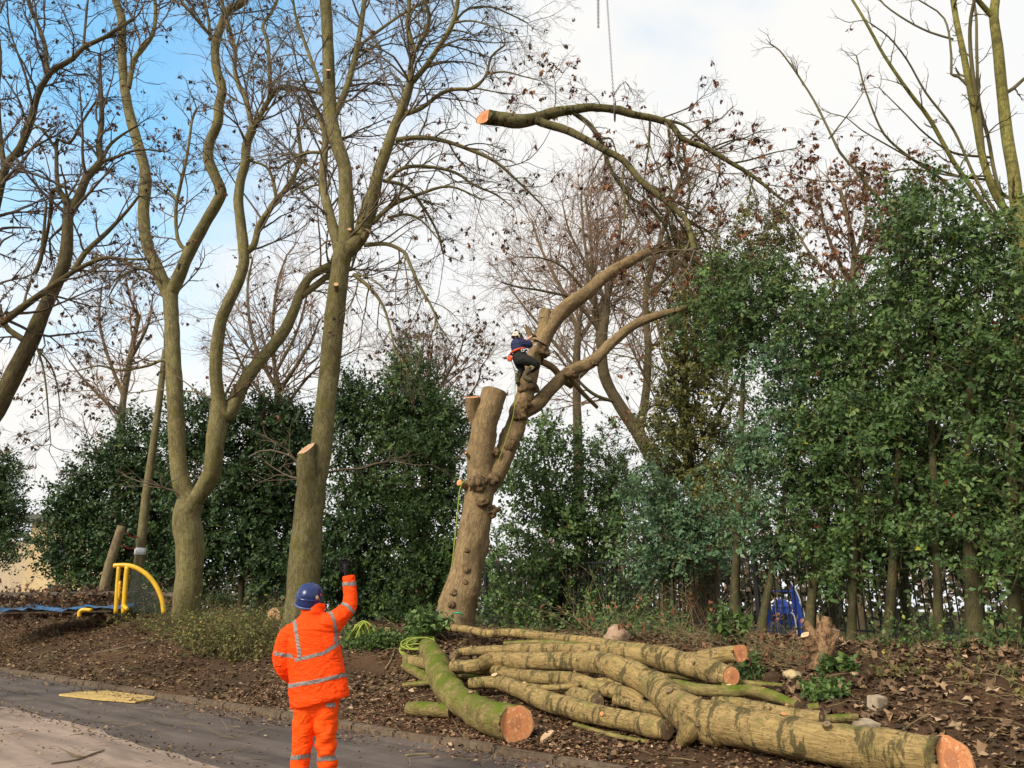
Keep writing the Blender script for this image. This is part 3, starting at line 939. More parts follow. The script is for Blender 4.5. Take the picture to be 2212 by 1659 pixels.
# burrs: lumpy scar wood sitting on the stems
def burr(par, x, y, Y, rpx, mname, seed, flat=.62):
    Y = Y + .05
    c = P(x, y, Y)
    r = rpx * mpp(x, y, Y)
    bm = bmesh.new()
    bmesh.ops.create_icosphere(bm, subdivisions=3, radius=1)
    for v in bm.verts:
        q = v.co.copy()
        k = 1 + 0.50 * mnoise.noise(q * 1.6 + Vector((seed, 0, 0))) + 0.42 * mnoise.noise(q * 3.6 + Vector((0, seed, 0))) + .25 * mnoise.noise(q * 8 + Vector((0, seed, 3)))
        v.co = Vector(c) + Vector((q.x * r, q.y * r * flat, q.z * r * .9)) * k
    me = bpy.data.meshes.new('burr')
    bm.to_mesh(me)
    bm.free()
    at = me.attributes.new('bk', 'FLOAT_VECTOR', 'POINT')
    at.data.foreach_set('vector', np.array([v.co for v in me.vertices], np.float32).ravel())
    link('burr', me, M[mname], par, True)
M['burr'] = bark('burr', (0.33, 0.225, 0.115), (0.12, 0.078, 0.040), scar=(0.05, 0.034, 0.02), scar_amt=0.8, scale=1.5, depth=.04)
for i, (x, y, Y, r) in enumerate([(1182, 692, 17.95, 14), (1166, 735, 18.0, 20), (1172, 760, 17.9, 15), (1140, 832, 17.95, 22), (1132, 872, 17.9, 15), (1122, 895, 17.9, 16), (1034, 1043, 17.62, 20), (1066, 1035, 17.7, 13), (1040, 1085, 17.6, 14), (1062, 1105, 17.8, 14), (1024, 870, 17.75, 15), (1072, 975, 17.7, 9), (1044, 905, 17.5, 10), (1232, 808, 18.2, 15), (1282, 782, 18.4, 10), (1010, 1190, 17.6, 6), (1008, 1232, 17.6, 7), (1006, 1258, 17.6, 7), (980, 1280, 17.6, 8), (976, 1306, 17.55, 8), (1100, 960, 17.85, 14)]):
    burr(rC, x, y, Y, r, 'burr', i * 3.1)
# green paint mark
mk = []
Tm = Tubes()
Tm.add([P(978, 1325, 17.46), P(990, 1324, 17.44), P(1000, 1327, 17.47)], np.array([.02, .035, .02]), 8, .03, .2, cap0=True, cap1=True, squash=.5)
link('paint_mark', Tm.mesh('paint_mark'), plain('paint_green', (0.02, 0.42, 0.24), .6), rC)

# limb swung on the crane chain
Fh = BareTree(17.0, 20)
Fh.add([(1046, 252), (1087, 258), (1121, 262), (1161, 255), (1197, 243), (1237, 237), (1277, 232), (1331, 237), (1371, 248), (1421, 258), (1452, 272), (1475, 300), (1531, 323), (1581, 353), (1615, 373), (1651, 400), (1691, 433)], [31, 30, 29, 26, 23, 20, 18, 17, 15, 14, 13, 12, 11, 10, 8, 7, 5], 5, 0.8)
Fh.add([(1150, 256), (1177, 267), (1221, 280), (1257, 297), (1304, 323), (1347, 347), (1381, 387), (1421, 420), (1464, 457), (1484, 480), (1500, 540)], 19, 11, -0.8)
Fh.add([(1234, 240), (1271, 267), (1291, 293), (1304, 320), (1317, 360), (1341, 400), (1371, 433), (1404, 447), (1437, 490), (1450, 540)], 11, 5, 1.0)
Fh.add([(1421, 258), (1450, 262), (1480, 272), (1525, 310)], 8, 4)
Fh.add([(1404, 262), (1402, 310), (1396, 350), (1393, 380)], 6, 3)
Fh.add([(1444, 280), (1448, 320), (1440, 350), (1400, 375)], 6, 3)
Fh.add([(1300, 300), (1320, 300), (1330, 325)], 5, 3)
Fh.add([(1350, 345), (1345, 390), (1350, 440), (1345, 520)], 6, 3)
Fh.add([(1440, 440), (1450, 405), (1440, 360)], 6, 3)
Fh.add([(1531, 323), (1560, 310), (1600, 300), (1640, 310)], 5, 2)
Fh.add([(1581, 353), (1620, 345), (1670, 330), (1720, 320)], 5, 2)
Fh.add([(1475, 300), (1480, 350), (1490, 420), (1480, 480)], 6, 3)
Fh.add([(1421, 258), (1470, 240), (1500, 225), (1510, 215)], 4, 2)
Fh.add([(1615, 373), (1630, 420), (1640, 470)], 5, 2)
Fh.add([(1484, 480), (1530, 500), (1560, 540)], 6, 3)
Fh.add([(1320, 238), (1330, 225), (1326, 205), (1345, 180), (1352, 177)], 3, 1.5)
Fh.add([(1300, 236), (1290, 215), (1268, 195)], 3, 1.5)
Fh.add([(1177, 247), (1198, 230), (1200, 190), (1197, 170)], 3, 1.5)
Fh.add([(1170, 250), (1150, 232), (1138, 226)], 3, 1.5)
rF, eF = Fh.build('hanging_branch', 'sawn mossy tree limb hanging in the air on a chain', 'bark_lifted', 'twig_dark', 'dead', rmax=.085, every=.30, blen=(.6, 1.6), m1=5, m2=4, trop=(0, 0, -.03), trop2=(0, 0, -.06), dead=.035, deadlen=(.09, .16), rough=.06, knobs=1, step=.1, flare=0, rmin=.004, tilt_first=(0, -1.1, 0))
rF['category'] = 'branch'
cut_face('cut_face', eF[0][0], -eF[0][4][0], rF, M['cut'])

# yellow-barked tree at the right
E = BareTree(14.5, 14)
E.add([(2225, 1430), (2222, 1200), (2215, 900), (2212, 700), (2205, 520), (2200, 440)], 48, 32, 0)
E.add([(2205, 500), (2195, 430), (2190, 380), (2175, 290), (2165, 200), (2155, 100), (2147, 40), (2150, 0), (2158, -60)], 27, 17, .2)
E.add([(2147, 40), (2125, 15), (2105, -10), (2090, -40)], 12, 8)
E.add([(2165, 205), (2190, 190), (2212, 170), (2240, 150)], 9, 6)
E.add([(2210, 560), (2180, 470), (2150, 420), (2125, 350), (2110, 270), (2095, 190), (2080, 110), (2065, 40), (2055, -30)], 17, 11, -.4)
E.add([(2125, 350), (2115, 250), (2100, 150), (2095, 60), (2105, 0), (2115, -40)], 10, 7)
E.add([(2180, 480), (2150, 380), (2135, 300), (2115, 220), (2110, 120), (2108, 30), (2095, -30)], 9, 5)
E.add([(2212, 900), (2100, 640), (2010, 560), (1950, 480), (1890, 420), (1850, 370), (1815, 330), (1790, 280), (1760, 220), (1735, 180), (1715, 150), (1685, 110), (1665, 96)], 12, 3, -1.2)
E.add([(1790, 300), (1810, 275), (1845, 230), (1864, 200)], 4, 2)
E.add([(1735, 185), (1725, 165), (1722, 160)], 2, 1.5)
E.add([(2210, 560), (2110, 420), (2060, 350), (2010, 260), (1980, 220), (1950, 180), (1910, 120), (1885, 75), (1860, 30), (1838, -5)], 12, 5, -.9)
E.add([(2180, 560), (2120, 480), (2050, 400), (1980, 350), (1940, 320), (1910, 290), (1890, 250), (1875, 210), (1865, 180), (1850, 120)], 9, 3, -.6)
E.add([(2190, 520), (2110, 390), (2060, 280), (2000, 200), (1960, 130), (1920, 80), (1880, 50)], 8, 3, -.9)
E.add([(2150, 390), (2070, 380), (1985, 350), (1920, 315), (1860, 280), (1830, 255), (1795, 245)], 6, 2, -.7)
E.add([(2140, 340), (2060, 330), (2000, 290), (1960, 250), (1900, 190)], 6, 2)
E.add([(2090, 185), (2070, 165), (2055, 160), (2055, 120), (2040, 40), (1985, 0)], 6, 3)
E.add([(2060, 85), (2010, 70), (1960, 45), (1910, 10), (1890, -20)], 5, 3)
E.add([(2140, 380), (2060, 380), (1960, 365), (1850, 390), (1760, 390), (1700, 370)], 5, 2, -.8)
E.add([(2212, 860), (2150, 700), (2080, 690), (2040, 660), (2010, 620), (1960, 560)], 12, 6, -1.4)
E.build('yellow_tree', 'bare tree with yellow-green bark rising behind the hollies', 'bark_yellow', 'twig_olive', 'dead', every=.55, blen=(.35, .9), m1=3, m2=2, rmax=.07, dead=.012, deadlen=(.05, .1), zmin=6.5, rmin=.0035, levels=2, rough=.04, thin='twig_olive', thin_r=.055)

# background trees
def bg_tree(name, label, Y, limbs, barkm, twigm, deadm, **k):
    t_ = BareTree(Y, 9)
    for l in limbs:
        t_.add(*l)
    return t_.build(name, label, barkm, twigm, deadm, 'bare trees behind the hollies', **k)
bg_tree('bare_tree', 'pale fine-twigged bare tree whose trunk leans behind the topped tree', 30.0, [
    ([(1440, 1330), (1440, 1150), (1420, 1020), (1380, 940), (1335, 870), (1305, 810), (1300, 740), (1310, 660)], 40, 20, 0),
    ([(1380, 940), (1395, 850), (1400, 760), (1395, 640), (1420, 540), (1450, 440), (1480, 360)], 20, 7),
    ([(1305, 800), (1290, 700), (1280, 600), (1275, 500), (1265, 430)], 14, 5),
    ([(1310, 660), (1330, 560), (1340, 480), (1330, 420)], 12, 5),
    ([(1300, 720), (1240, 650), (1180, 630), (1120, 620), (1085, 610)], 9, 3),
    ([(1300, 680), (1230, 590), (1180, 560), (1120, 555)], 8, 3),
    ([(1310, 650), (1260, 560), (1230, 500), (1215, 440)], 8, 3),
    ([(1395, 640), (1440, 600), (1480, 560), (1520, 500)], 10, 4),
    ([(1400, 760), (1450, 720), (1490, 650)], 9, 4),
    ([(1335, 870), (1280, 850), (1230, 800), (1200, 760)], 9, 4)], 'bark_far', 'twig_pink', 'dead', every=.34, blen=(1.3, 3.2), rmax=.2, m1=6, m2=6, dead=.006, deadlen=(.10, .2), trop=(0, 0, .05), trop2=(0, 0, .02), rmin=.0075)
bg_tree('bare_tree', 'wide pale bare tree with a haze of fine brown twigs far behind the climber', 35.0, [
    ([(1250, 1330), (1252, 1150), (1248, 950), (1245, 800), (1250, 700)], 30, 14, 0),
    ([(1250, 720), (1210, 620), (1170, 540), (1150, 480)], 10, 4),
    ([(1250, 700), (1270, 600), (1260, 500), (1255, 420)], 10, 4),
    ([(1248, 740), (1310, 640), (1350, 540), (1390, 450)], 10, 4),
    ([(1246, 800), (1180, 720), (1130, 660), (1100, 620)], 9, 3),
    ([(1246, 820), (1330, 740), (1400, 660), (1450, 580)], 9, 3)], 'bark_far', 'twig_pink', 'dead', every=.42, blen=(1.5, 3.4), rmax=.2, m1=6, m2=6, dead=.01, deadlen=(.12, .2), trop=(0, 0, .05), trop2=(0, 0, .02), rmin=.008, zmin=8)
bg_tree('bare_tree', 'ivy-hung bare tree with rusty leaves rising between the hollies', 22.0, [
    ([(1540, 1360), (1535, 1200), (1500, 1060), (1480, 940), (1478, 800), (1475, 680), (1478, 560)], 34, 14, 0),
    ([(1480, 900), (1440, 780), (1420, 700), (1400, 620)], 12, 4),
    ([(1478, 700), (1520, 600), (1545, 520), (1560, 450)], 9, 3),
    ([(1476, 640), (1450, 560), (1440, 500)], 8, 3),
    ([(1500, 1060), (1440, 1000), (1400, 950), (1370, 930)], 9, 4),
    ([(1490, 980), (1560, 880), (1600, 800), (1630, 700)], 10, 4)], 'bark_far', 'twig_olive', 'dead', every=.40, blen=(1.0, 2.2), rmax=.16, m1=5, m2=4, dead=.06, deadlen=(.08, .16), rmin=.006)
bg_tree('bare_tree', 'rusty-leaved bare tree rising behind the tallest hollies', 24.0, [
    ([(1850, 1350), (1850, 1000), (1845, 750), (1840, 620), (1845, 540), (1830, 470), (1815, 410)], 30, 8, 0),
    ([(1845, 600), (1890, 520), (1910, 450), (1915, 390)], 10, 4),
    ([(1840, 620), (1800, 540), (1780, 480), (1770, 420)], 10, 4),
    ([(1845, 560), (1870, 480), (1870, 400)], 8, 4),
    ([(1840, 640), (1760, 560), (1720, 500), (1690, 460)], 9, 3),
    ([(1845, 640), (1930, 560), (1960, 480), (1985, 420)], 9, 3)], 'bark_far', 'twig_pink', 'dead', every=.35, blen=(1.0, 2.3), rmax=.2, m1=6, m2=4, dead=.13, deadlen=(.10, .19), trop=(0, 0, .05), rmin=.006, zmin=6)
bg_tree('bare_tree', 'rounded reddish bare tree between the tall tree and the topped trunk', 31.0, [
    ([(920, 1300), (920, 1100), (915, 980), (920, 900), (925, 840)], 26, 12, 0),
    ([(918, 900), (960, 820), (990, 770), (1000, 740)], 9, 3),
    ([(920, 880), (890, 800), (880, 760)], 9, 3),
    ([(924, 845), (930, 780), (935, 740)], 8, 3),
    ([(918, 920), (990, 880), (1030, 830), (1040, 790)], 8, 3)], 'bark_far', 'twig_pink', 'dead', every=.28, blen=(1.2, 2.6), rmax=.2, m1=6, m2=5, dead=.05, deadlen=(.10, .18), trop=(0, 0, .06), rmin=.005, zmin=6)
bg_tree('bare_tree', 'small pale bare tree between the forked tree and the tall tree', 32.0, [
    ([(570, 1290), (575, 1100), (585, 960), (600, 860), (595, 800)], 28, 12, 0),
    ([(598, 840), (560, 770), (540, 700), (535, 620), (545, 560)], 10, 4),
    ([(598, 830), (590, 760), (590, 690), (600, 610), (620, 550)], 10, 4),
    ([(600, 850), (640, 790), (670, 740), (690, 690)], 10, 4),
    ([(590, 930), (630, 860), (680, 800), (720, 780), (760, 760)], 9, 3),
    ([(598, 800), (640, 720), (660, 650), (670, 600)], 8, 3),
    ([(585, 880), (530, 800), (500, 740), (480, 690)], 8, 3)], 'bark_far', 'twig_pink', 'dead_dark', every=.42, blen=(1.3, 3.0), rmax=.25, m1=6, m2=5, dead=.012, deadlen=(.1, .18), trop=(0, 0, .03), rmin=.005, zmin=6)
bg_tree('bare_tree', 'brown-leaved bare tree behind the leaning wooden post', 36.0, [
    ([(250, 1290), (252, 1050), (262, 900), (280, 780), (300, 680)], 24, 10, 0),
    ([(268, 860), (230, 760), (215, 690), (220, 620)], 9, 3),
    ([(280, 780), (320, 700), (330, 640)], 9, 3),
    ([(262, 900), (190, 830), (150, 780)], 8, 3),
    ([(300, 690), (280, 640), (270, 590)], 7, 3)], 'bark_far', 'twig_pink', 'dead_dark', every=.5, blen=(1.3, 2.8), rmax=.25, m1=5, m2=4, dead=.05, deadlen=(.12, .22), rmin=.006, zmin=7)

# ------------------------------------------------------------------ evergreens
def at_n(x, n):
    k = ((x - CX) / FPX) / 1.05
    Y = n / (NX * k + NY)
    return k * Y, Y
def leaf_blobs(name, blobs, Y, matn, parent, cover=3.6, L0=0.085, spray=12, gap=-0.25, flat=0.8, sub=0):
    PP, AX, NR, LL, RN = [], [], [], [], []
    if sub:
        nb = []
        for (x, y, rx, ry, *yo) in blobs:
            nb.append((x, y, rx * .62, ry * .62, *(yo or [.25])))
            for k in range(sub):
                a = 2 * math.pi * (k + rng.uniform(-.3, .3)) / sub
                q = rng.uniform(.42, .98)
                z = 1.15 - .55 * q
                nb.append((x + rx * q * math.cos(a), y + ry * q * math.sin(a), rx * rng.uniform(.36, .60) * z, ry * rng.uniform(.30, .50) * z, (yo[0] if yo else 0) + rng.uniform(-.8, .5)))
        blobs = nb
    for (x, y, rx, ry, *yo) in blobs:
        Yb = Y + (yo[0] if yo else rng.uniform(-.6, .6))
        c = P(x, y, Yb)
        mm = mpp(x, y, Yb)
        Rx, Rz = rx * mm, ry * mm
        Ry = flat * min(Rx, Rz) + .25
        la = 0.5 * L0 * L0 * .58 / mm / mm * .6
        n = int(cover * math.pi * rx * ry / la)
        S = max(4, n // spray)
        d = norm(rng.normal(0, 1, (S, 3)))
        rad = 0.30 + 0.72 * np.sqrt(rng.random(S))
        rad *= 1 + .16 * np.sin(d[:, 0] * 5 + x) * np.sin(d[:, 2] * 6 + y) + rng.normal(0, .05, S)
        p = c + d * rad[:, None] * np.array([Rx, Ry, Rz])
        nz = np.sin(p[:, 0] * 3.1 + 1) * np.sin(p[:, 2] * 3.7 + 2) * np.sin(p[:, 1] * 2.9) + .6 * np.sin(p[:, 0] * 6.7 + p[:, 2] * 2.1) * np.sin(p[:, 2] * 7.3 - p[:, 0])
        k = nz > gap
        p, d = p[k], d[k]
        S = len(p)
        zz = terrain_np(p[:, 0], p[:, 1])
        ok = p[:, 2] > zz + .15
        p, d = p[ok], d[ok]
        S = len(p)
        tw = norm(d * 0.7 + rng.normal(0, .55, (S, 3)) + np.array([0, 0, .12]))
        tl = rng.uniform(.22, .48, S) * (L0 / .085)
        i = np.arange(spray)
        fr = (i + .5) / spray
        pos = p[:, None] + tw[:, None] * (tl[:, None] * fr[None])[..., None]
        ref = norm(np.cross(tw, rng.normal(0, 1, (S, 3))))
        ot = np.cross(tw, ref)
        ang = i[None] * 2.4 + rng.uniform(0, 6, (S, 1))
        side = ref[:, None] * np.cos(ang)[..., None] + ot[:, None] * np.sin(ang)[..., None]
        ax = tw[:, None] * .6 + side * .8 + rng.normal(0, .15, (S, spray, 3))
        nr = np.array([-.15, -.3, .65]) + d[:, None] * .55 + tw[:, None] * .3 + rng.normal(0, .38, (S, spray, 3))
        PP.append(pos.reshape(-1, 3)); AX.append(ax.reshape(-1, 3)); NR.append(nr.reshape(-1, 3))
        LL.append(rng.uniform(.55, 1.3, S * spray) * L0)
        RN.append(np.clip(np.repeat(rng.normal(.45, .2, S), spray) + rng.normal(0, .16, S * spray), 0, .97) + (rng.random(S * spray) < .006) * .5)
    pos, ax, nr, ll = np.vstack(PP), np.vstack(AX), np.vstack(NR), np.concatenate(LL)
    o = link(name, leaf_mesh(name, pos, ax, nr, ll, ll * rng.uniform(.48, .66, len(ll)), .16, np.clip(np.concatenate(RN), 0, 1)), M[matn], parent)
    return tag(o, kind='stuff'), pos
M['berry'] = plain('berry', (0.55, 0.02, 0.015), .3, .2, 5, .5)
def holly(label, x, n, blobs, matn='holly', cover=5.4, L0=.105, w=.16, group='holly trees by the railings', lean=0.0, berries=0, gap=-.18, Y=None, trunk_top=None, second=False):
    if Y is None:
        X, Yt = at_n(x, n)
    else:
        Yt = Y
        X = P(x, 1330, Y)[0]
    base = np.array((X, Yt, terrain(X, Yt) - .05))
    root = empty('holly_tree', base, label, 'tree', group)
    hi = min(b[1] for b in blobs)
    bx = np.mean([b[0] for b in blobs if b[1] < hi + 120])
    topp = P(bx, hi + 30, Yt)
    T = Tubes()
    mid = base * .55 + topp * .45 + np.array((rng.uniform(-.2, .2) + lean, rng.uniform(-.15, .15), 0))
    q1 = base * .8 + mid * .2 + np.array((rng.uniform(-.05, .05), 0, 0))
    e = T.add([base, q1, mid, topp], [w * .55, w * .47, w * .36, w * .1], 10, .18, .08, 3, flare=.25)
    cc = e[2]
    for b in blobs:
        bc = P(b[0], b[1], Yt)
        j = int(np.argmin(np.abs(cc[:, 2] - (bc[2] - .6))))
        s0 = cc[j]
        T.add([s0, s0 * .5 + bc * .5 + rng.normal(0, .12, 3), bc], [.035, .025, .01], 5, .25, .06)
    link('trunk', T.mesh('trunk'), M['bark_holly'], root)
    o, pos = leaf_blobs('crown', blobs, Yt, matn, root, cover * (.76 if 'behind' in group else .66), L0, gap=-.75 if 'behind' in group else gap, sub=6)
    # bare inner twigs
    k = rng.integers(0, len(pos), 500)
    pp = pos[k]
    dd = norm(rng.normal(0, 1, (len(pp), 3)) + np.array((0, 0, .3)))
    seg, _, _ = grow(pp - dd * .3, dd, rng.uniform(.4, .8, len(pp)), np.full(len(pp), .007), [dict(K=4, wob=.15, trop=(0, 0, 0), rmin=.003)])
    link('twigs', prism_mesh('twigs', *seg), M['bark_holly'], root)
    if berries:
        cl = pos[rng.integers(0, len(pos), berries)]
        cl = cl[cl[:, 1] < np.median(pos[:, 1]) + .2]
        bp = np.repeat(cl, 5, 0) + rng.normal(0, .018, (len(cl) * 5, 3))
        bm = bmesh.new()
        for q in bp:
            bmesh.ops.create_icosphere(bm, subdivisions=1, radius=.011, matrix=Matrix.Translation(Vector(q)))
        me = bpy.data.meshes.new('berries')
        bm.to_mesh(me)
        bm.free()
        tag(link('berries', me, M['berry'], root), kind='stuff')
    return root
GRP = 'holly trees by the railings'
holly('holly with dark crown spreading above the ivy-hung bare tree', 1588, 14.4, [(1555, 690, 75, 70), (1640, 620, 85, 80), (1600, 755, 70, 50), (1690, 690, 75, 85), (1560, 600, 50, 40)], w=.19)
holly('holly with two leaning stems in front of the blue climbing frame', 1645, 14.3, [(1700, 815, 85, 60), (1745, 740, 75, 85), (1660, 1155, 85, 75), (1680, 900, 60, 65), (1640, 985, 70, 70), (1705, 1000, 60, 60)], matn='holly_blue', w=.16)
holly('straight-stemmed holly right behind the many-stemmed stump', 1748, 14.4, [(1790, 690, 85, 80), (1805, 800, 90, 70), (1765, 1010, 85, 65), (1775, 1115, 100, 70), (1740, 930, 60, 50), (1740, 1210, 60, 40)], w=.19, berries=12)
holly('holly with a bent stem and leaves hanging low over the railings', 1836, 14.1, [(1870, 720, 90, 85), (1885, 860, 95, 75), (1850, 985, 90, 65), (1860, 1170, 90, 55), (1830, 1235, 60, 40), (1800, 900, 60, 60), (1920, 930, 70, 60), (1890, 1090, 80, 60)], w=.15)
holly('tall pointed holly reaching above its neighbours beside the rusty-leaved tree', 1908, 14.2, [(1955, 450, 45, 60), (1945, 560, 75, 80), (1965, 700, 90, 85), (1970, 985, 100, 75), (1960, 1150, 90, 70), (1990, 850, 70, 60), (2000, 1080, 70, 60)], w=.17, berries=8)
holly('tall holly with a dark slender stem and berries among its leaves', 2020, 14.0, [(2010, 430, 65, 55), (2050, 560, 85, 90), (2060, 720, 100, 90), (2050, 880, 95, 75), (2060, 1080, 90, 75), (2040, 1190, 70, 45)], w=.15, berries=14)
holly('thick-stemmed holly with bright low leaves over the leaf-strewn bank', 2101, 13.9, [(2120, 500, 70, 70), (2145, 640, 85, 90), (2150, 800, 90, 85), (2130, 960, 95, 75), (2145, 1150, 90, 70), (2130, 1235, 70, 45), (2100, 1060, 70, 60), (2090, 760, 60, 70)], w=.26, berries=16)
holly('holly with a pale tan stem next to the yellow-barked tree', 2178, 13.7, [(2200, 560, 70, 80), (2225, 720, 80, 95), (2230, 900, 80, 95), (2200, 1060, 85, 75), (2215, 1200, 85, 60)], w=.19, berries=8)
holly('last holly of the row, standing beyond the yellow-barked tree', 2310, 13.7, [(2290, 620, 80, 80), (2330, 760, 90, 90), (2300, 900, 90, 90), (2350, 1020, 100, 90), (2290, 1130, 85, 80), (2400, 850, 90, 100), (2390, 1150, 90, 80), (2380, 680, 70, 70)], w=.2)
holly('blue-green holly low beside the ivy between the topped trunk and railings', 1440, 15.0, [(1450, 1130, 95, 65), (1405, 1060, 55, 55), (1495, 1180, 75, 65), (1420, 1215, 80, 60), (1540, 1110, 60, 55)], matn='holly_blue', w=.13)
holly('bushy holly with red berries growing right beside the topped trunk', 1230, None, [(1130, 1040, 65, 65), (1215, 1000, 80, 80), (1160, 1140, 90, 85), (1265, 1110, 100, 90), (1125, 1250, 80, 75), (1220, 1260, 105, 80), (1325, 1210, 75, 95), (1335, 1300, 65, 50), (1170, 940, 35, 50), (1180, 1330, 80, 35), (1280, 1330, 80, 35), (1100, 1320, 50, 40)], Y=20.3, cover=4.8, L0=.125, w=.2, berries=12)
holly('slim holly filling the gap between topped trunk and ivy-hung tree', 1345, None, [(1310, 965, 50, 60), (1350, 1060, 65, 75), (1300, 1040, 50, 60)], Y=21.5, cover=2.8, L0=.10, w=.14)
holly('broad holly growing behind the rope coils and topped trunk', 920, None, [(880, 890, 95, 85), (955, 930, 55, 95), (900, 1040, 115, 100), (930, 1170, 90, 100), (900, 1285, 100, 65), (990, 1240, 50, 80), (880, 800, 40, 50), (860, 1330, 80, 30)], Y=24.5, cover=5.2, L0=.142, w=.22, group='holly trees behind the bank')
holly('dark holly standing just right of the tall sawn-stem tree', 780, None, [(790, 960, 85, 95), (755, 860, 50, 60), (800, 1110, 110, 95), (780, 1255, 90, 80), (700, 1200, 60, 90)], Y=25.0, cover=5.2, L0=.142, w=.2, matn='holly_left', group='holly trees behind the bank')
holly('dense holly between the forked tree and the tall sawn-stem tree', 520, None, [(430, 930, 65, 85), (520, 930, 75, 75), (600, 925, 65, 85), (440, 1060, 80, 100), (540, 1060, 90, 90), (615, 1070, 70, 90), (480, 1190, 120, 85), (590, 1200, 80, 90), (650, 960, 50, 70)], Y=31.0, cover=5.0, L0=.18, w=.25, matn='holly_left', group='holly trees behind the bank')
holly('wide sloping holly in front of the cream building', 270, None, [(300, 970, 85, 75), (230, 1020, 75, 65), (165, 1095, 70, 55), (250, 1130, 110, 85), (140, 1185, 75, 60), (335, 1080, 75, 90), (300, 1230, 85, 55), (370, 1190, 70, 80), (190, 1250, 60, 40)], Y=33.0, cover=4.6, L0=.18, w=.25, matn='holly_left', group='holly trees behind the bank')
holly('small holly off to the side of the cream building', -40, None, [(5, 1010, 38, 42), (15, 1085, 42, 55), (-35, 1050, 55, 80), (5, 1165, 42, 55), (-20, 1120, 60, 80)], Y=35.0, cover=4.0, L0=.15, w=.2, matn='holly_left', group='holly trees behind the bank')

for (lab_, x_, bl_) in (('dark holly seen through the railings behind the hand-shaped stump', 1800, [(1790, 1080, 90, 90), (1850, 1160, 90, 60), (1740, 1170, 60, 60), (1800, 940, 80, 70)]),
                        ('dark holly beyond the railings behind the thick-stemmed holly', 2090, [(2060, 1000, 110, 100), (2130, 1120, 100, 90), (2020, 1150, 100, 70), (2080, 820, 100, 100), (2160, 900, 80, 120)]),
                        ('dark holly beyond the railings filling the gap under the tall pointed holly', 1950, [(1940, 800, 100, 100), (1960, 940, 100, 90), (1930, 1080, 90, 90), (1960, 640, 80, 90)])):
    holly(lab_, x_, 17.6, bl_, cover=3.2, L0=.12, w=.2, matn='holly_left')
# ivy on the trees in the gap
def plantroot(name, label, cat, x, y, Y):
    return empty(name, (P(x, y, Y)[0], Y, terrain(P(x, y, Y)[0], Y)), label, cat)
ivr = plantroot('ivy', 'yellow-green ivy climbing high over the bare tree between the hollies', 'ivy', 1540, 1360, 21.6)
leaf_blobs('foliage', [(1645, 490, 55, 45), (1540, 640, 55, 55), (1490, 790, 45, 75), (1545, 880, 65, 65), (1505, 985, 75, 75), (1455, 900, 40, 55), (1590, 1050, 55, 65), (1550, 1115, 55, 55), (1480, 560, 25, 60), (1480, 690, 40, 60), (1590, 560, 50, 50), (1500, 730, 60, 60), (1440, 980, 50, 60), (1470, 1060, 60, 50), (1620, 1130, 50, 60), (1580, 960, 45, 60), (1680, 560, 50, 50), (1530, 760, 50, 60), (1420, 870, 30, 40)], 21.6, 'ivy', ivr, 3.6, .12, gap=-.3)
T = Tubes()
for k in range(9):
    x0 = 1540 + rng.uniform(-12, 12)
    T.add([P(x0, 1365, 21.75), P(1530 + rng.uniform(-15, 15), 1180, 21.7), P(1495 + rng.uniform(-25, 40), 1000, 21.7), P(1482 + rng.uniform(-30, 60), 800, 21.7), P(1480 + rng.uniform(-20, 120), 560 + rng.uniform(-60, 60), 21.7)], [.03, .025, .02, .015, .006], 5, .3, .1)
link('stem', T.mesh('stem'), M['twig_olive'], ivr)
# ivy-wrapped trunk seen through the railings
X, Y = at_n(1528, 17.6)
itr = empty('ivy_clad_tree', (X, Y, terrain(X, Y)), 'thick reddish-brown trunk hung with ivy behind the railings', 'tree')
T = Tubes()
T.add([(X, Y, terrain(X, Y) - .1), (X - .05, Y, 1.9), (X + .12, Y, 2.6), (X + .2, Y + .2, 3.6), (X + .2, Y + .3, 4.4)], [.42, .36, .30, .18, .06], 16, .15, .1, 3, flare=.3)
link('trunk', T.mesh('trunk'), bark('bark_red', (0.30, 0.17, 0.085), (0.12, 0.07, 0.04), scar_amt=.3, moss=(.14, .14, .03), moss_amt=.06), itr)
leaf_blobs('ivy', [(1508, 1250, 30, 70, Y), (1500, 1330, 28, 50, Y), (1535, 1170, 55, 75, Y), (1545, 1100, 50, 60, Y + .3)], -.25, 'ivy', itr, 1.8, .09)

# ------------------------------------------------------------------ railings
M['iron'] = plain('iron', (0.012, 0.013, 0.014), .5, .3, 30, .4)
fs0, fs1, fn = -15.5, 7.5, 15.6
def fpos(s):
    X, Y = xy(s, fn)
    return np.array((X, Y, terrain(X, Y)))
fr = empty('railings', fpos(-4), 'black iron railings with thin upright bars at the top of the bank', 'fence')
def boxmesh(name, sx, sy, sz, spike=0.0):
    bm = bmesh.new()
    bmesh.ops.create_cube(bm, size=1)
    bmesh.ops.scale(bm, vec=(sx, sy, sz), verts=bm.verts)
    bmesh.ops.translate(bm, vec=(0, 0, sz / 2), verts=bm.verts)
    me = bpy.data.meshes.new(name)
    bm.to_mesh(me)
    bm.free()
    me.materials.append(M['iron'])
    return me
pale = boxmesh('pale', .022, .022, 1.62)
post = boxmesh('post', .085, .085, 1.95)
ang = math.atan2(-NX, NY)
def child(name, me, loc, rot, par):
    o = bpy.data.objects.new(name, me)
    COL.objects.link(o)
    o.parent = par
    o.matrix_parent_inverse = Matrix.Translation(-par.location)
    o.location = loc
    o.rotation_euler = rot
    return o
s, k = fs0, 0
while s < fs1:
    if k % 20 == 0:
        child('post', post, fpos(s) - np.array((0, 0, .15)), (0, 0, ang), fr)
    else:
        child('pale', pale, fpos(s) + np.array((0, 0, .06)), (0, 0, ang), fr)
    s += .132
    k += 1
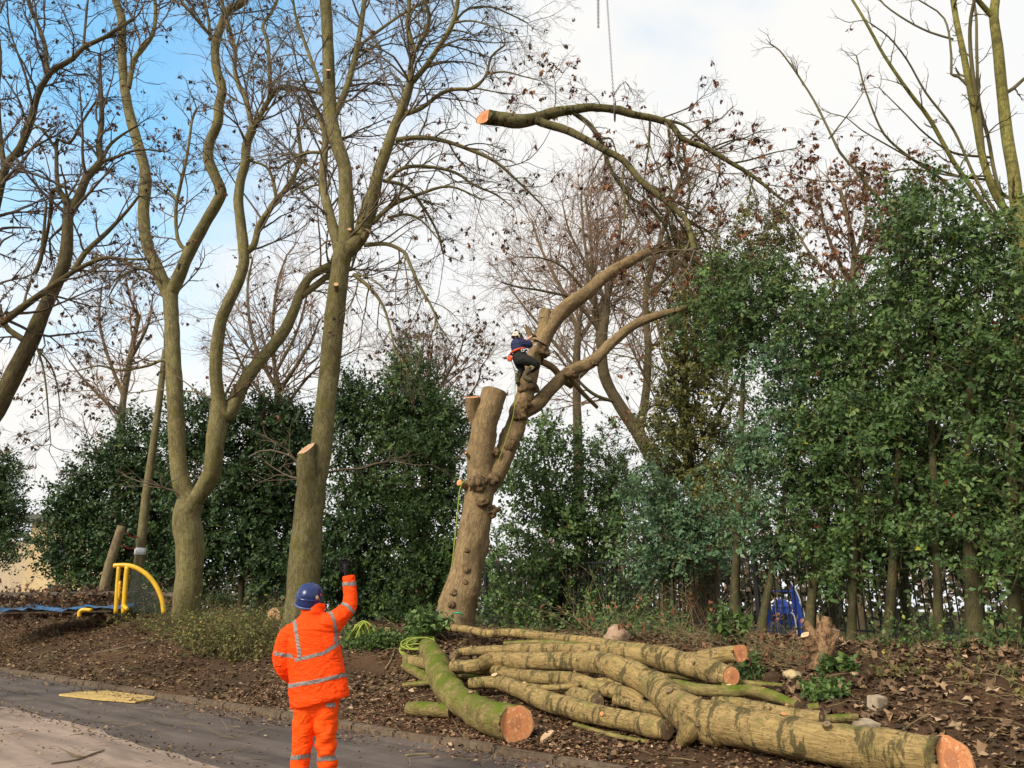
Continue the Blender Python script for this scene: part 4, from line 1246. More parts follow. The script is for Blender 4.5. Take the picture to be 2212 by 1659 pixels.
for hgt in (.22, 1.58):
    s = fs0
    while s < fs1 - .1:
        a, b_ = fpos(s), fpos(min(s + 2.64, fs1))
        a[2] += hgt; b_[2] += hgt
        V = []
        for p_ in (a, b_):
            for du, dz in ((-.008, -.022), (.008, -.022), (.008, .022), (-.008, .022)):
                V.append(p_ + np.array((NX * du, NY * du, dz)))
        link('rail', mesh_py('rail', V, [(0, 1, 5, 4), (1, 2, 6, 5), (2, 3, 7, 6), (3, 0, 4, 7), (0, 3, 2, 1), (4, 5, 6, 7)]), M['iron'], fr)
        s += 2.64

# blue climbing frame in the playground beyond
M['blue'] = plain('play_blue', (0.03, 0.09, 0.50), .35, .2, 4, .5)
M['white'] = plain('play_white', (0.75, 0.77, 0.80), .4, .1, 4, .4)
bx, by = P(1690, 1330, 22)[0], 22.0
bz = terrain(bx, by)
cf = empty('climbing_frame', (bx, by, bz), 'blue domed playground climbing frame with white ribs beyond the railings', 'playground')
mp_ = mpp(1690, 1340, 22)
def lathe(name, prof, sides, matx, par, ctr, smooth=True):
    V, Fq = [], []
    for r_, z_ in prof:
        for k in range(sides):
            t_ = 2 * math.pi * k / sides
            V.append((ctr[0] + r_ * math.cos(t_), ctr[1] + r_ * math.sin(t_), ctr[2] + z_))
    for i in range(len(prof) - 1):
        for k in range(sides):
            k2 = (k + 1) % sides
            Fq.append((i * sides + k, i * sides + k2, (i + 1) * sides + k2, (i + 1) * sides + k))
    return link(name, mesh_py(name, V, Fq), matx, par, smooth)
ztop = P(1690, 1293, 22)[2]
zr = P(1690, 1322, 22)[2]
lathe('dome', [(.27, zr - bz - .05), (.27, zr - bz), (.255, zr - bz + .12), (.2, zr - bz + .24), (.11, ztop - bz - .02), (.0, ztop - bz)], 20, M['blue'], cf, (bx, by, bz))
Tb = Tubes()
for k in range(18):
    t_ = 2 * math.pi * k / 18
    a = np.array((math.cos(t_), math.sin(t_), 0))
    Tb.add([(bx, by, zr) + a * .25, (bx, by, bz + .5) + a * .3, (bx, by, bz - .1) + a * .36], [.014] * 3, 5, .2, 0)
for z_ in (.35, .75, 1.15):
    ringp = [(bx + .31 * math.cos(t_), by + .31 * math.sin(t_), bz + z_) for t_ in np.linspace(0, 6.283, 17)]
    Tb.add(ringp, [.014] * 17, 5, .2, 0)
tag(link('bar_cage', Tb.mesh('bar_cage'), M['blue'], cf), kind='stuff')
for sx in (-1, 1):
    Tb = Tubes()
    Tw = Tubes()
    top = np.array((bx + sx * .30, by, zr - .35))
    for q in range(9):
        f = q / 8
        lo = np.array((bx + sx * (.34 + .26 * f), by - .05, bz - .1))
        hi_ = np.array((bx + sx * (.30 + .20 * f), by, bz + 1.35 - .55 * f * f - (.15 if q == 0 else 0)))
        Tb.add([lo, hi_], [.017, .017], 5, .3, 0)
    tag(link('fin', Tb.mesh('fin'), M['blue'], cf), kind='stuff')
    Tw.add([(bx + sx * .30, by - .04, bz + 1.42), (bx + sx * .47, by - .04, bz + 1.05), (bx + sx * .60, by - .04, bz + .45), (bx + sx * .64, by - .04, bz - .1)], [.022] * 4, 6, .15, 0)
    link('rib', Tw.mesh('rib'), M['white'], cf)
Tw = Tubes()
Tw.add([(bx + .12, by - .33, zr - .02), (bx + .2, by - .36, bz + .5), (bx + .22, by - .4, bz - .1)], [.02] * 3, 6, .2, 0)
link('rib', Tw.mesh('rib'), M['white'], cf)

# ------------------------------------------------------------------ felled timber
def log(label, pts, c0=None, c1=None, barkm='bark_felled', stubs=(), knobs=3, rough=.055, sides=20, name='log', group='felled logs on the bank', tilt0=None, tilt1=None, step=.05):
    p3, rad = [], []
    for (x, y, r, lift) in pts:
        q = G(x, y, lift)
        p3.append(q)
        rad.append(r * mpp(x, y, q[1]))
    root = empty(name, p3[len(p3) // 2], label, 'log', group)
    T = Tubes()
    e = T.add(p3, rad, sides, step, rough, 5, knobs=knobs)
    for k, (cm, ti) in enumerate(((c0, tilt0), (c1, tilt1))):
        if ti is not None:
            rg = e[k]
            c = rg.mean(0)
            tn = e[4][0] if k == 0 else e[4][-1]
            rg = rg + tn[None] * ((rg - c) @ np.asarray(ti))[:, None]
            T.V[0].reshape(-1, sides, 3)[0 if k == 0 else -1] = rg
            e[k][:] = rg
    for (x, y, rpx, ln, dirn, cm) in stubs:
        mmx = np.argmin([abs(q[0] - x) + abs(q[1] - y) for q in pts])
        Yd = np.interp(x, *zip(*sorted((q[0], z[1]) for q, z in zip(pts, p3))))
        tip = P(x, y, Yd - .0)
        d = norm(np.array([dirn], float))[0]
        rr = rpx * mpp(x, y, Yd)
        tip = tip + np.array((0, -1, 0)) * rr * .3
        es = T.add([tip - d * ln, tip - d * ln * .4, tip], [rr * 1.5, rr * 1.08, rr], 14, .04, .03)
        cut_face('cut_face', es[1], d, root, M[cm])
    for _ in range(knobs // 2):
        j = int(rng.integers(len(e[2]) // 8, len(e[2]) - len(e[2]) // 8))
        tn = e[4][j]
        d = norm((np.array((rng.uniform(-.5, .5), -rng.uniform(.2, .9), rng.uniform(.2, .9))))[None])[0]
        d = norm((d - tn * (d @ tn) * .6)[None])[0]
        rr = e[3][j] * rng.uniform(.12, .22)
        b0_ = e[2][j]
        es = T.add([b0_, b0_ + d * e[3][j] * 1.0, b0_ + d * e[3][j] * rng.uniform(1.12, 1.35)], [rr * 1.8, rr * 1.15, rr], 10, .03, .08)
        cut_face('cut_face', es[1], d, root, M[['cut', 'cut_old', 'cut_old'][int(rng.integers(0, 3))]])
    link('bark', T.mesh('bark'), M[barkm], root)
    for k, cm in enumerate((c0, c1)):
        cut_face('cut_face', e[k], -e[4][0] if k == 0 else e[4][-1], root, M[cm or 'cut_old'])
    return root, e
log('largest felled trunk with forked end and broad orange cut beside the leaves', [(977, 1439, 12, .42), (1021, 1439, 14, .42), (1071, 1427, 17, .42), (1137, 1429, 19, .42), (1237, 1429, 21, .40), (1300, 1433, 24, .40), (1340, 1447, 27, .38), (1385, 1466, 29, .36), (1430, 1494, 32, .32), (1490, 1545, 40, .26), (1560, 1562, 42, .24), (1650, 1581, 42, .23), (1750, 1599, 43, .23), (1850, 1615, 43, .23), (1950, 1628, 43, .23), (2054, 1640, 45, .23)], None, 'cut', stubs=[(1361, 1494, 7, .12, (-.55, -.8, .1), 'cut_pale'), (1252, 1413, 8, .15, (.1, -.95, .2), 'cut')], sides=32, knobs=8, tilt1=(0, 1.0, -.25), step=.04)
log('short thick stub fork braced on the ground under the largest trunk', [(1500, 1560, 30, .25), (1486, 1582, 22, .16), (1474, 1602, 15, .05)], None, 'cut_pale', knobs=2)
log('forked log lying highest on the pile with two cut ends', [(977, 1420, 8, .45), (1004, 1408, 9, .45), (1121, 1403, 11, .45), (1237, 1404, 13, .45), (1320, 1407, 18, .42), (1375, 1411, 22, .40), (1430, 1422, 26, .38), (1500, 1440, 26, .36), (1545, 1452, 24, .34), (1580, 1461, 20, .32)], None, 'cut', stubs=[(1121, 1398, 5, .08, (-.4, -.7, .6), 'cut_pale')], knobs=6, tilt1=(0, .5, 0))
log('upper stem of the forked log with an oval orange cut', [(1440, 1424, 16, .42), (1490, 1427, 17, .42), (1540, 1419, 18, .42), (1598, 1411, 18, .42)], None, 'cut', tilt1=(0, .9, .1))
log('long thin branch lying in front of the topped trunk', [(930, 1354, 6, .25), (1004, 1359, 8, .28), (1054, 1369, 9, .28), (1104, 1367, 9, .28), (1187, 1376, 10, .28), (1271, 1386, 11, .28), (1300, 1391, 12, .30), (1372, 1404, 14, .34)], 'cut_old', None, 'bark_felled', knobs=4)
log('green mossy log with two small round branch cuts', [(1427, 1474, 9, .30), (1467, 1480, 11, .28), (1512, 1490, 13, .24), (1579, 1493, 13, .2), (1624, 1493, 13, .18), (1668, 1503, 12, .16), (1721, 1524, 9, .1)], None, 'cut_old', 'bark_moss', stubs=[(1575, 1486, 9, .12, (.05, -.95, .15), 'cut_pale'), (1650, 1491, 6, .1, (.05, -.95, .15), 'cut')])
log('plain log lying tight behind the largest trunk', [(1540, 1519, 13, .22), (1590, 1524, 17, .2), (1641, 1536, 20, .2), (1708, 1549, 20, .18), (1776, 1555, 19, .17)], None, 'cut_old', knobs=4)
log('short green stick of wood pointing at the concrete block', [(1779, 1554, 9, .12), (1815, 1552, 9, .11), (1850, 1549, 8, .1)], None, 'cut', 'bark_moss', knobs=1)
log('stubby end with small round cut beside the green weeds', [(1745, 1529, 8, .1), (1769, 1526, 8, .1)], None, 'cut_pale', 'bark_moss', knobs=0)
log('curved mossy log with large round orange end by the kerb', [(922, 1398, 19, .30), (940, 1425, 25, .30), (953, 1462, 28, .26), (977, 1500, 29, .24), (1019, 1530, 31, .22), (1056, 1549, 34, .22), (1090, 1559, 36, .22), (1114, 1564, 37, .22)], 'cut_old', 'cut', 'bark_moss', knobs=3, sides=28, tilt1=(.25, .4, 0))
log('slanting log with a stubby top branch in front of the pile', [(1014, 1477, 11, .22), (1054, 1474, 13, .24), (1087, 1478, 15, .24), (1121, 1489, 18, .22), (1171, 1511, 20, .2), (1221, 1526, 22, .19), (1287, 1543, 22, .17), (1354, 1557, 22, .16), (1404, 1568, 23, .16), (1441, 1577, 20, .14)], None, 'cut_old', stubs=[(1068, 1457, 7, .18, (-.3, -.35, .85), 'cut_pale'), (1133, 1475, 4, .08, (.1, -.5, .8), 'cut_pale')], knobs=5)
log('middle log buried in the pile between two bigger ones', [(880, 1426, 12, .16), (924, 1434, 12, .2), (1000, 1444, 12, .28), (1071, 1449, 12, .30), (1121, 1459, 13, .28), (1171, 1464, 15, .26), (1237, 1468, 16, .24), (1287, 1484, 16, .22), (1354, 1500, 15, .2), (1390, 1518, 13, .16)], 'cut_pale', None, knobs=5, stubs=[(1252, 1481, 6, .08, (-.1, -.9, -.2), 'cut')])
log('thin log end poking out left of the mossy log', [(875, 1438, 9, .1), (924, 1466, 11, .12), (975, 1492, 12, .14)], 'cut_pale', None, 'bark_moss', knobs=2)
log('short log with torn pale end lying low by the kerb', [(883, 1530, 13, .12), (910, 1532, 15, .12), (940, 1533, 15, .12), (975, 1537, 13, .12)], 'cut_pale', None, 'bark_moss', knobs=2)
log('log with oval pale cut under the slanting log', [(1188, 1487, 10, .14), (1220, 1493, 13, .15), (1262, 1505, 17, .17), (1290, 1516, 17, .17)], 'cut_pale', None, tilt0=(.5, -.3, .2), knobs=2)
log('dark log in shadow beneath the largest trunk', [(1330, 1510, 12, .14), (1380, 1524, 13, .14), (1440, 1538, 14, .14)], None, None, knobs=2)
log('cut log with pale orange end in the weeds behind the worker', [(640, 1322, 15, .16), (612, 1327, 15, .16), (592, 1330, 15, .16)], None, 'cut_pale', knobs=1, tilt1=(.3, .2, .2))
for i_, (lab_, pts_, bk_) in enumerate([
    ('thin mossy branch crossing under the curved mossy log', [(872, 1480, 5, .06), (930, 1474, 6, .12), (1000, 1462, 6, .2), (1060, 1470, 6, .2)], 'bark_moss'),
    ('thin branch lying along the top of the pile behind the forked log', [(1090, 1390, 5, .3), (1180, 1388, 6, .32), (1290, 1398, 7, .34), (1380, 1396, 5, .3)], 'bark_moss'),
    ('thin crooked branch poking out between the slanting log and largest trunk', [(1120, 1478, 5, .22), (1200, 1486, 6, .25), (1300, 1470, 6, .25), (1345, 1478, 5, .25)], 'bark_felled'),
    ('thin branch on the ground between largest trunk and kerb', [(1240, 1565, 5, .05), (1330, 1590, 5, .05), (1400, 1602, 4, .05)], 'bark_moss'),
    ('thin forked branch lying behind the green mossy log', [(1440, 1458, 6, .2), (1520, 1466, 7, .2), (1600, 1474, 6, .14), (1690, 1480, 4, .08)], 'bark_moss')]):
    log(lab_, pts_, 'cut_old', 'cut_pale', bk_, knobs=2, sides=12)
def stump(name, label, x, y, rpx, hpx, barkm, cm):
    q = G(x, y, 0)
    mm = mpp(x, y, q[1])
    root = empty(name, q, label, 'stump')
    T = Tubes()
    e = T.add([q - np.array((0, 0, .08)), q + np.array((.01, 0, hpx * mm * .5)), q + np.array((.02, 0, hpx * mm))], np.array([rpx * 1.2, rpx * 1.02, rpx]) * mm, 18, .05, .08, 4)
    link('bark', T.mesh('bark'), M[barkm], root)
    cut_face('cut_face', e[1], np.array((0, 0, 1.0)), root, M[cm])
stump('tree_stump', 'low mossy stump behind the rope coils', 834, 1373, 13, 16, 'bark_moss', 'cut_pale')
# many-stemmed stump
X, Y = at_n(1772, 10.9)
q = G(1772, 1440, 0)
mm = mpp(1772, 1420, q[1])
root = empty('coppice_stump', q, 'reddish-brown stump with many cut stems spread like a hand', 'stump')
M['bark_stump'] = bark('bark_stump', (0.50, 0.31, 0.16), (0.20, 0.115, 0.06), scar_amt=.8, scar=(.06, .035, .02), scale=1.8, band=False, depth=.05)
T = Tubes()
def sp_(x, y, dy=0.0):
    return P(x, y, q[1] + dy)
T.add([sp_(1772, 1446), sp_(1771, 1428), sp_(1774, 1408), sp_(1778, 1395)], np.array([22, 19, 18, 12]) * mm, 16, .03, .12, 14, flare=.2)
for (pl, r0, r1, dy) in [([(1764, 1420), (1750, 1394), (1739, 1371)], 12, 10, -.10), ([(1768, 1408), (1757, 1376), (1747, 1354), (1738, 1346)], 11, 7, .06), ([(1775, 1410), (1776, 1380), (1775, 1360), (1777, 1346)], 15, 12, .04), ([(1779, 1408), (1783, 1370), (1784, 1350), (1787, 1333)], 15, 10, .0), ([(1782, 1414), (1795, 1390), (1801, 1372), (1803, 1360)], 13, 12, -.05), ([(1772, 1400), (1768, 1350), (1766, 1329)], 5, 2, .12), ([(1781, 1395), (1790, 1360), (1792, 1338)], 9, 5, .1), ([(1778, 1390), (1779, 1345), (1778, 1334)], 5, 2, .06), ([(1790, 1395), (1800, 1362), (1801, 1350)], 6, 3, .1)]:
    e = T.add([sp_(x_, y_, dy * f) for (x_, y_), f in zip(pl, np.linspace(0, 1, len(pl)))], np.linspace(r0, r1, len(pl)) * mm, 12, .02, .24, 22)
    cut_face('cut_face', e[1], e[4][-1], root, M['cut_old'] if pl[0][0] > 1765 else M['cut_pale'])
link('bark', T.mesh('bark'), M['bark_stump'], root)

# stones and blocks
M['stone'] = plain('stone', (0.47, 0.37, 0.20), .9, .3, 9, .2, bmp=.02)
M['stone_pink'] = plain('stone_pink', (0.40, 0.27, 0.18), .9, .3, 7, .2, bmp=.02)
M['concrete'] = plain('concrete', (0.40, 0.32, 0.22), .9, .3, 16, .2, bmp=.008)
def stone(name, label, x, y, rx, rz, matn, seed, box=False, cat='stone', rot=0.3, sub=3):
    q = G(x, y, 0)
    mm = mpp(x, y, q[1])
    bm = bmesh.new()
    if box:
        bmesh.ops.create_cube(bm, size=2)
        bmesh.ops.bevel(bm, geom=list(bm.edges), offset=.12, segments=2, affect='EDGES')
        bmesh.ops.subdivide_edges(bm, edges=list(bm.edges), cuts=1)
    else:
        bmesh.ops.create_icosphere(bm, subdivisions=sub, radius=1)
    for v in bm.verts:
        c = v.co
        k = 1 + (0.05 if box else .33) * mnoise.noise(c * 1.4 + Vector((seed, 0, 0))) + (0.03 if box else .10) * mnoise.noise(c * 4 + Vector((0, seed, 0)))
        if sub == 5:
            k += .35 * mnoise.noise(c * 7 + Vector((seed, 2, 0))) + .3 * mnoise.noise(c * 15 + Vector((seed, 2, 5)))
        v.co = c * k
    bmesh.ops.scale(bm, vec=(rx * mm, rx * mm * .8, rz * mm), verts=bm.verts)
    bmesh.ops.rotate(bm, matrix=Matrix.Rotation(rot, 3, 'Z') @ Matrix.Rotation(.18, 3, 'X'), verts=bm.verts)
    me = bpy.data.meshes.new(name)
    bm.to_mesh(me)
    bm.free()
    o = link(name, me, M[matn], None, not box)
    o.location = Vector(q) + Vector((0, 0, rz * mm * .55))
    return tag(o, label, cat)
stone('stone', 'flat pale yellow stone on the bank left of the hand-shaped stump', 1712, 1463, 20, 10, 'stone', 1.2)
stone('concrete_block', 'squared grey-brown concrete block on the leaf-strewn bank', 1896, 1530, 17, 16, 'concrete', 2.2, True, 'block', .5)
stone('concrete_block', 'flat concrete block half hidden behind the largest trunk', 1868, 1572, 26, 9, 'concrete', 5.2, True, 'block', .2)
stone('boulder', 'pinkish-brown boulder lying behind the log pile', 1333, 1388, 26, 23, 'stone_pink', 8.45)
stone('stone', 'greenish mossy lump of earth next to the flat pale stone', 1668, 1474, 19, 14, 'soil', 7.7)
stone('stone', 'small pinkish stone among green weeds below the hand-shaped stump', 1846, 1458, 10, 5, 'stone_pink', 9.1)
stone('stone', 'flat rock under the middle of the log pile', 1012, 1462, 24, 8, 'stone', 4.1)
stone('stone', 'upright lump of pale stone under the middle logs', 1262, 1500, 24, 26, 'stone', 6.4)
# bark slabs and timber offcuts
def slab(name, label, pts, thick, matn, cat='offcut', lift=.02):
    q = [G(x, y, lift) for x, y in pts]
    V = list(q) + [p_ + np.array((0, 0, thick)) for p_ in q]
    k = len(q)
    Fq = [tuple(range(k))[::-1], tuple(range(k, 2 * k))] + [(i, (i + 1) % k, k + (i + 1) % k, k + i) for i in range(k)]
    c = np.mean(q, 0)
    o = link(name, mesh_py(name, [v - c for v in V], Fq), M[matn])
    o.location = Vector(c)
    bmx = bmesh.new()
    bmx.from_mesh(o.data)
    bmesh.ops.recalc_face_normals(bmx, faces=list(bmx.faces))
    bmx.to_mesh(o.data)
    bmx.free()
    return tag(o, label, cat)
M['palewood'] = plain('palewood', (0.66, 0.46, 0.26), .8, .3, 12, .2)
M['ply'] = plain('ply', (0.62, 0.43, 0.15), .7, .45, 3.0, .25)
slab('bark_slab', 'pale curled slab of wood in front of the round log end', [(1167, 1602), (1176, 1590), (1190, 1583), (1197, 1585), (1188, 1596), (1172, 1606)], .035, 'palewood')
slab('plywood_board', 'yellow plywood board lying flat on the lane', [(127, 1503), (180, 1496), (232, 1495), (335, 1508), (333, 1512), (292, 1519), (205, 1512)], .03, 'ply', 'board', .02)

# ------------------------------------------------------------------ people
def remesh(name, tubes, voxel, smooth=2, squash=1.0):
    me = tubes.mesh(name + '_src')
    o = bpy.data.objects.new(name + '_src', me)
    COL.objects.link(o)
    md = o.modifiers.new('r', 'REMESH')
    md.mode = 'VOXEL'
    md.voxel_size = voxel
    if smooth:
        sm = o.modifiers.new('s', 'SMOOTH')
        sm.factor = .5
        sm.iterations = smooth
    dg = bpy.context.evaluated_depsgraph_get()
    dg.update()
    out = bpy.data.meshes.new_from_object(o.evaluated_get(dg), depsgraph=dg)
    out.name = name
    bpy.data.objects.remove(o)
    bpy.data.meshes.remove(me)
    out.materials.clear()
    return out
def verts(me):
    a = np.empty(len(me.vertices) * 3, np.float32)
    me.vertices.foreach_get('co', a)
    return a.reshape(-1, 3).astype(float)
def vnormals(me):
    a = np.empty(len(me.vertices) * 3, np.float32)
    me.vertices.foreach_get('normal', a)
    return a.reshape(-1, 3).astype(float)
def setverts(me, V):
    me.vertices.foreach_set('co', V.astype(np.float32).ravel())
    me.update()
def ell(tubes, rows, sides=28, caps=(True, True)):
    """stack of ellipses: rows of (centre xyz, half width x, half depth y, tilt dz/dx)"""
    V, B = [], []
    th = np.linspace(0, 2 * np.pi, sides, endpoint=False)
    for c, rx, ry, ti in rows:
        x = rx * np.cos(th)
        yv = ry * np.sin(th)
        V.append(np.stack([c[0] + x, c[1] + yv, c[2] + ti * x], -1))
    m = len(V)
    V = np.stack(V)
    idx = np.arange(m * sides).reshape(m, sides) + tubes.n
    a, b_ = idx[:-1], idx[1:]
    tubes.F.append(np.stack([a, np.roll(a, -1, 1), np.roll(b_, -1, 1), b_], -1).reshape(-1, 4))
    tubes.V.append(V.reshape(-1, 3))
    tubes.B.append(V.reshape(-1, 3) * 0)
    tubes.n += m * sides
    for flag, ring, cc, fl in ((caps[0], idx[0], V[0].mean(0), True), (caps[1], idx[-1], V[-1].mean(0), False)):
        if flag:
            tubes.V.append(cc[None])
            tubes.B.append(cc[None] * 0)
            ci = tubes.n
            tubes.n += 1
            nx = np.roll(ring, -1)
            c4 = np.full(sides, ci)
            tubes.F.append(np.stack([nx, ring, c4, c4], -1) if fl else np.stack([ring, nx, c4, c4], -1))
def polydist(px, py, line):
    d = np.full(px.shape, 1e9)
    for (x0, y0), (x1, y1) in zip(line[:-1], line[1:]):
        vx, vy = x1 - x0, y1 - y0
        t_ = np.clip(((px - x0) * vx + (py - y0) * vy) / (vx * vx + vy * vy), 0, 1)
        d = np.minimum(d, np.hypot(px - x0 - t_ * vx, py - y0 - t_ * vy))
    return d
def band_from(me, name, line, hw, matx, par, extend=14, cond=None, off=.004):
    """lift the strip of cloth under a reflective tape into a mesh of its own"""
    l = [tuple(p_) for p_ in line]
    V, Nn = verts(me), vnormals(me)
    px, py = proj(V)
    d = polydist(px, py, l)
    okv = d < hw
    if cond is not None:
        okv &= cond(V, Nn)
    fi = [p_.vertices[:] for p_ in me.polygons if all(okv[i] for i in p_.vertices)]
    if not fi:
        return
    used = sorted({i for f in fi for i in f})
    mp2 = {i: k for k, i in enumerate(used)}
    o = link(name, mesh_py(name, [V[i] + Nn[i] * off for i in used], [[mp2[i] for i in f] for f in fi]), matx, par, True)
    return o
def folds(me, amp, seeds, dirs):
    V, Nn = verts(me), vnormals(me)
    k = np.zeros(len(V))
    for (dx, dy, dz, fq, a, ph) in dirs:
        ptt = V @ np.array((dx, dy, dz))
        mod = np.array([mnoise.noise(Vector((v[0] * 3 + seeds, v[1] * 3, v[2] * 3))) for v in V]) if a > 0 else 1
        k += a * np.sin(ptt * fq + ph + 3 * mod) * (0.5 + .8 * mod)
    n3 = np.array([mnoise.noise(Vector((v[0] * 9, v[1] * 9 + seeds, v[2] * 9))) for v in V])
    setverts(me, V + Nn * (k * amp + n3 * amp * .5)[:, None])

def cloth(name, col, rough=.6, sheen=0.0, spec=.3):
    m, t, b = mat(name)
    g = N(t, 'ShaderNodeNewGeometry')
    n = tnoise(t, g.outputs['Position'], 26, 5, .6)
    c = ramp(t, [(0.3, tuple(q * .84 for q in col)), (0.65, col)], n)
    t.links.new(c, b.inputs['Base Color'])
    b.inputs['Roughness'].default_value = rough
    b.inputs['Specular IOR Level'].default_value = spec
    rdg = fmath(t, 'ABSOLUTE', fmath(t, 'SUBTRACT', tnoise(t, mapped(t, g.outputs['Position'], (3.5, 3.5, 8)), 1.0, 2, .45, 1.6), .5))
    rdg2 = fmath(t, 'ABSOLUTE', fmath(t, 'SUBTRACT', tnoise(t, mapped(t, g.outputs['Position'], (13, 13, 22)), 1.0, 2, .5, .8), .5))
    hh = fmath(t, 'ADD', fmath(t, 'MULTIPLY', rdg, 3.0), fmath(t, 'MULTIPLY', rdg2, .35))
    bump(t, b, hh, .42, .05)
    c = mixc(t, ramp(t, [(0.55, (0, 0, 0)), (0.75, (.35, .35, .35))], tnoise(t, g.outputs['Position'], 6, 5, .7)), c, tuple(q * .55 for q in col))
    t.links.new(c, b.inputs['Base Color'])
    return m
M['hivis'] = cloth('hivis', (1.0, 0.070, 0.004), .7, spec=.12)
M['hivis_t'] = cloth('hivis_t', (0.98, 0.085, 0.005), .7, spec=.12)
M['tape'] = cloth('tape', (0.205, 0.18, 0.16), .5, spec=.4)
M['helmet_blue'] = plain('helmet_blue', (0.010, 0.024, 0.115), .28, .15, 6, .5)
M['skin'] = plain('skin', (0.60, 0.33, 0.23), .55, .12, 12, .3)
M['hair'] = plain('hair', (0.03, 0.022, 0.016), .8, .4, 60)
M['black'] = plain('black', (0.014, 0.013, 0.015), .7, .3, 30)
M['boot'] = plain('boot', (0.05, 0.036, 0.022), .6, .4, 20)

WY = 7.5
def Wp(x, y, dy=0.0):
    return P(x, y, WY + dy)
wm = mpp(680, 1420, WY)
feet = Wp(690, 1659)
worker = empty('person', (feet[0], WY, .04), 'worker in orange high-visibility suit and blue helmet pointing up with one arm', 'person')
# trousers: two legs from the hips to the boots
def legpts(side):
    hx = 664 if side < 0 else 704
    top = Wp(hx + 2, 1490)
    kn = Wp(hx - 13 * (side < 0) + 1 * (side > 0), 1625)
    an = np.array((kn[0] + (-.02 if side < 0 else .03), WY + .03, .13))
    return top, Wp(hx - 6 * (side < 0), 1555), kn, an
T = Tubes()
for sd in (-1, 1):
    a, b_, c, d = legpts(sd)
    T.add([a, b_, c, (c + d) / 2, d], [.125, .105, .082, .082, .083], 22, .05, .02, 9, cap0=True, cap1=True)
ell(T, [(Wp(683, 1555), .04, .06, 0), (Wp(684, 1520), .15, .115, 0), (Wp(684, 1490), .19, .12, 0), (Wp(684, 1470), .17, .11, 0)])
tr = remesh('trousers', T, .009, 2)
folds(tr, .010, 3.0, [(1, .3, 1.6, 26, 1, 0), (-1, .2, 1.3, 34, .8, 2)])
tro = link('trousers', tr, M['hivis_t'], worker, True)
for ln_, hw in (([(625, 1638), (676, 1631)], 6.2), ([(679, 1641), (727, 1636)], 6.2), ([(622, 1668), (676, 1661)], 6), ([(679, 1672), (730, 1667)], 6)):
    band_from(tr, 'reflective_band', ln_, hw, M['tape'], tro)
link('pocket', remesh('pocket', (lambda t_: (t_.add([Wp(713, 1516, -.05), Wp(717, 1536, -.05)], [.045, .045], 12, .03, .02, cap0=True, cap1=True, squash=.9), t_)[1])(Tubes()), .008, 2), M['hivis_t'], worker, True)
band_from(tr, 'reflective_band', [(707, 1523), (719, 1522)], 5.5, M['tape'], tro, off=.02)
# jacket
T = Tubes()
ell(T, [(Wp(691, 1518), .262, .165, .20), (Wp(690, 1508), .268, .175, .19), (Wp(687, 1480), .258, .17, .16), (Wp(684, 1450), .250, .165, .13), (Wp(679, 1415), .246, .16, .12), (Wp(675, 1382), .242, .155, .10), (Wp(673, 1358), .225, .145, .07), (Wp(674, 1341), .17, .12, .05), (Wp(676, 1330), .105, .10, .02)])
ell(T, [(Wp(676, 1340, .02), .112, .10, 0), (Wp(676, 1326, .01), .108, .098, .02), (Wp(677, 1311, .02), .106, .098, .04), (Wp(677, 1305, .02), .102, .095, .04)], caps=(True, True))
# left sleeve, hand in the pocket; right sleeve raised
T.add([Wp(652, 1366), Wp(632, 1368), Wp(617, 1388), Wp(611, 1414), Wp(612, 1436, .02), Wp(622, 1452, .10), Wp(634, 1462, .19)], [.08, .096, .095, .088, .085, .078, .07], 22, .04, .025, 9, cap0=True, cap1=True)
T.add([Wp(704, 1352), Wp(722, 1342), Wp(740, 1326), Wp(753, 1312, .02), Wp(757, 1290, .04), Wp(755, 1266, .05), Wp(753, 1243, .05)], [.12, .105, .084, .074, .066, .062, .061], 22, .03, .02, 9, cap0=True, cap1=True)
jk = remesh('jacket', T, .0085, 3)
folds(jk, .0055, 1.0, [(1, .2, .9, 22, 1, 0), (.6, .2, -1, 30, .8, 1), (1, 0, 2.2, 46, .5, 3)])
jko = link('jacket', jk, M['hivis'], worker, True)
nota = lambda V, Nn: (proj(V)[0] > 634) | (V[:, 1] < WY - .02) & (proj(V)[0] > 630)
back = lambda V, Nn: Nn[:, 1] < .35
for ln_, hw, cd in ([[(618, 1483), (686, 1471), (752, 1456)], 5.6, lambda V, Nn: proj(V)[0] > 622],
                    [[(636, 1426), (668, 1419), (698, 1411), (722, 1396), (745, 1377)], 5.2, lambda V, Nn: (proj(V)[0] > 636)],
                    [[(636, 1338), (641, 1370), (648, 1418)], 4.8, back],
                    [[(706, 1317), (716, 1327), (722, 1342), (726, 1370), (725, 1384)], 4.8, back],
                    [[(596, 1412), (634, 1418)], 5.2, lambda V, Nn: proj(V)[0] < 634],
                    [[(733, 1301), (750, 1308), (762, 1321)], 4.6, None],
                    [[(735, 1263), (772, 1260)], 5.2, None]):
    band_from(jk, 'reflective_band', ln_, hw, M['tape'], jko, cond=cd)
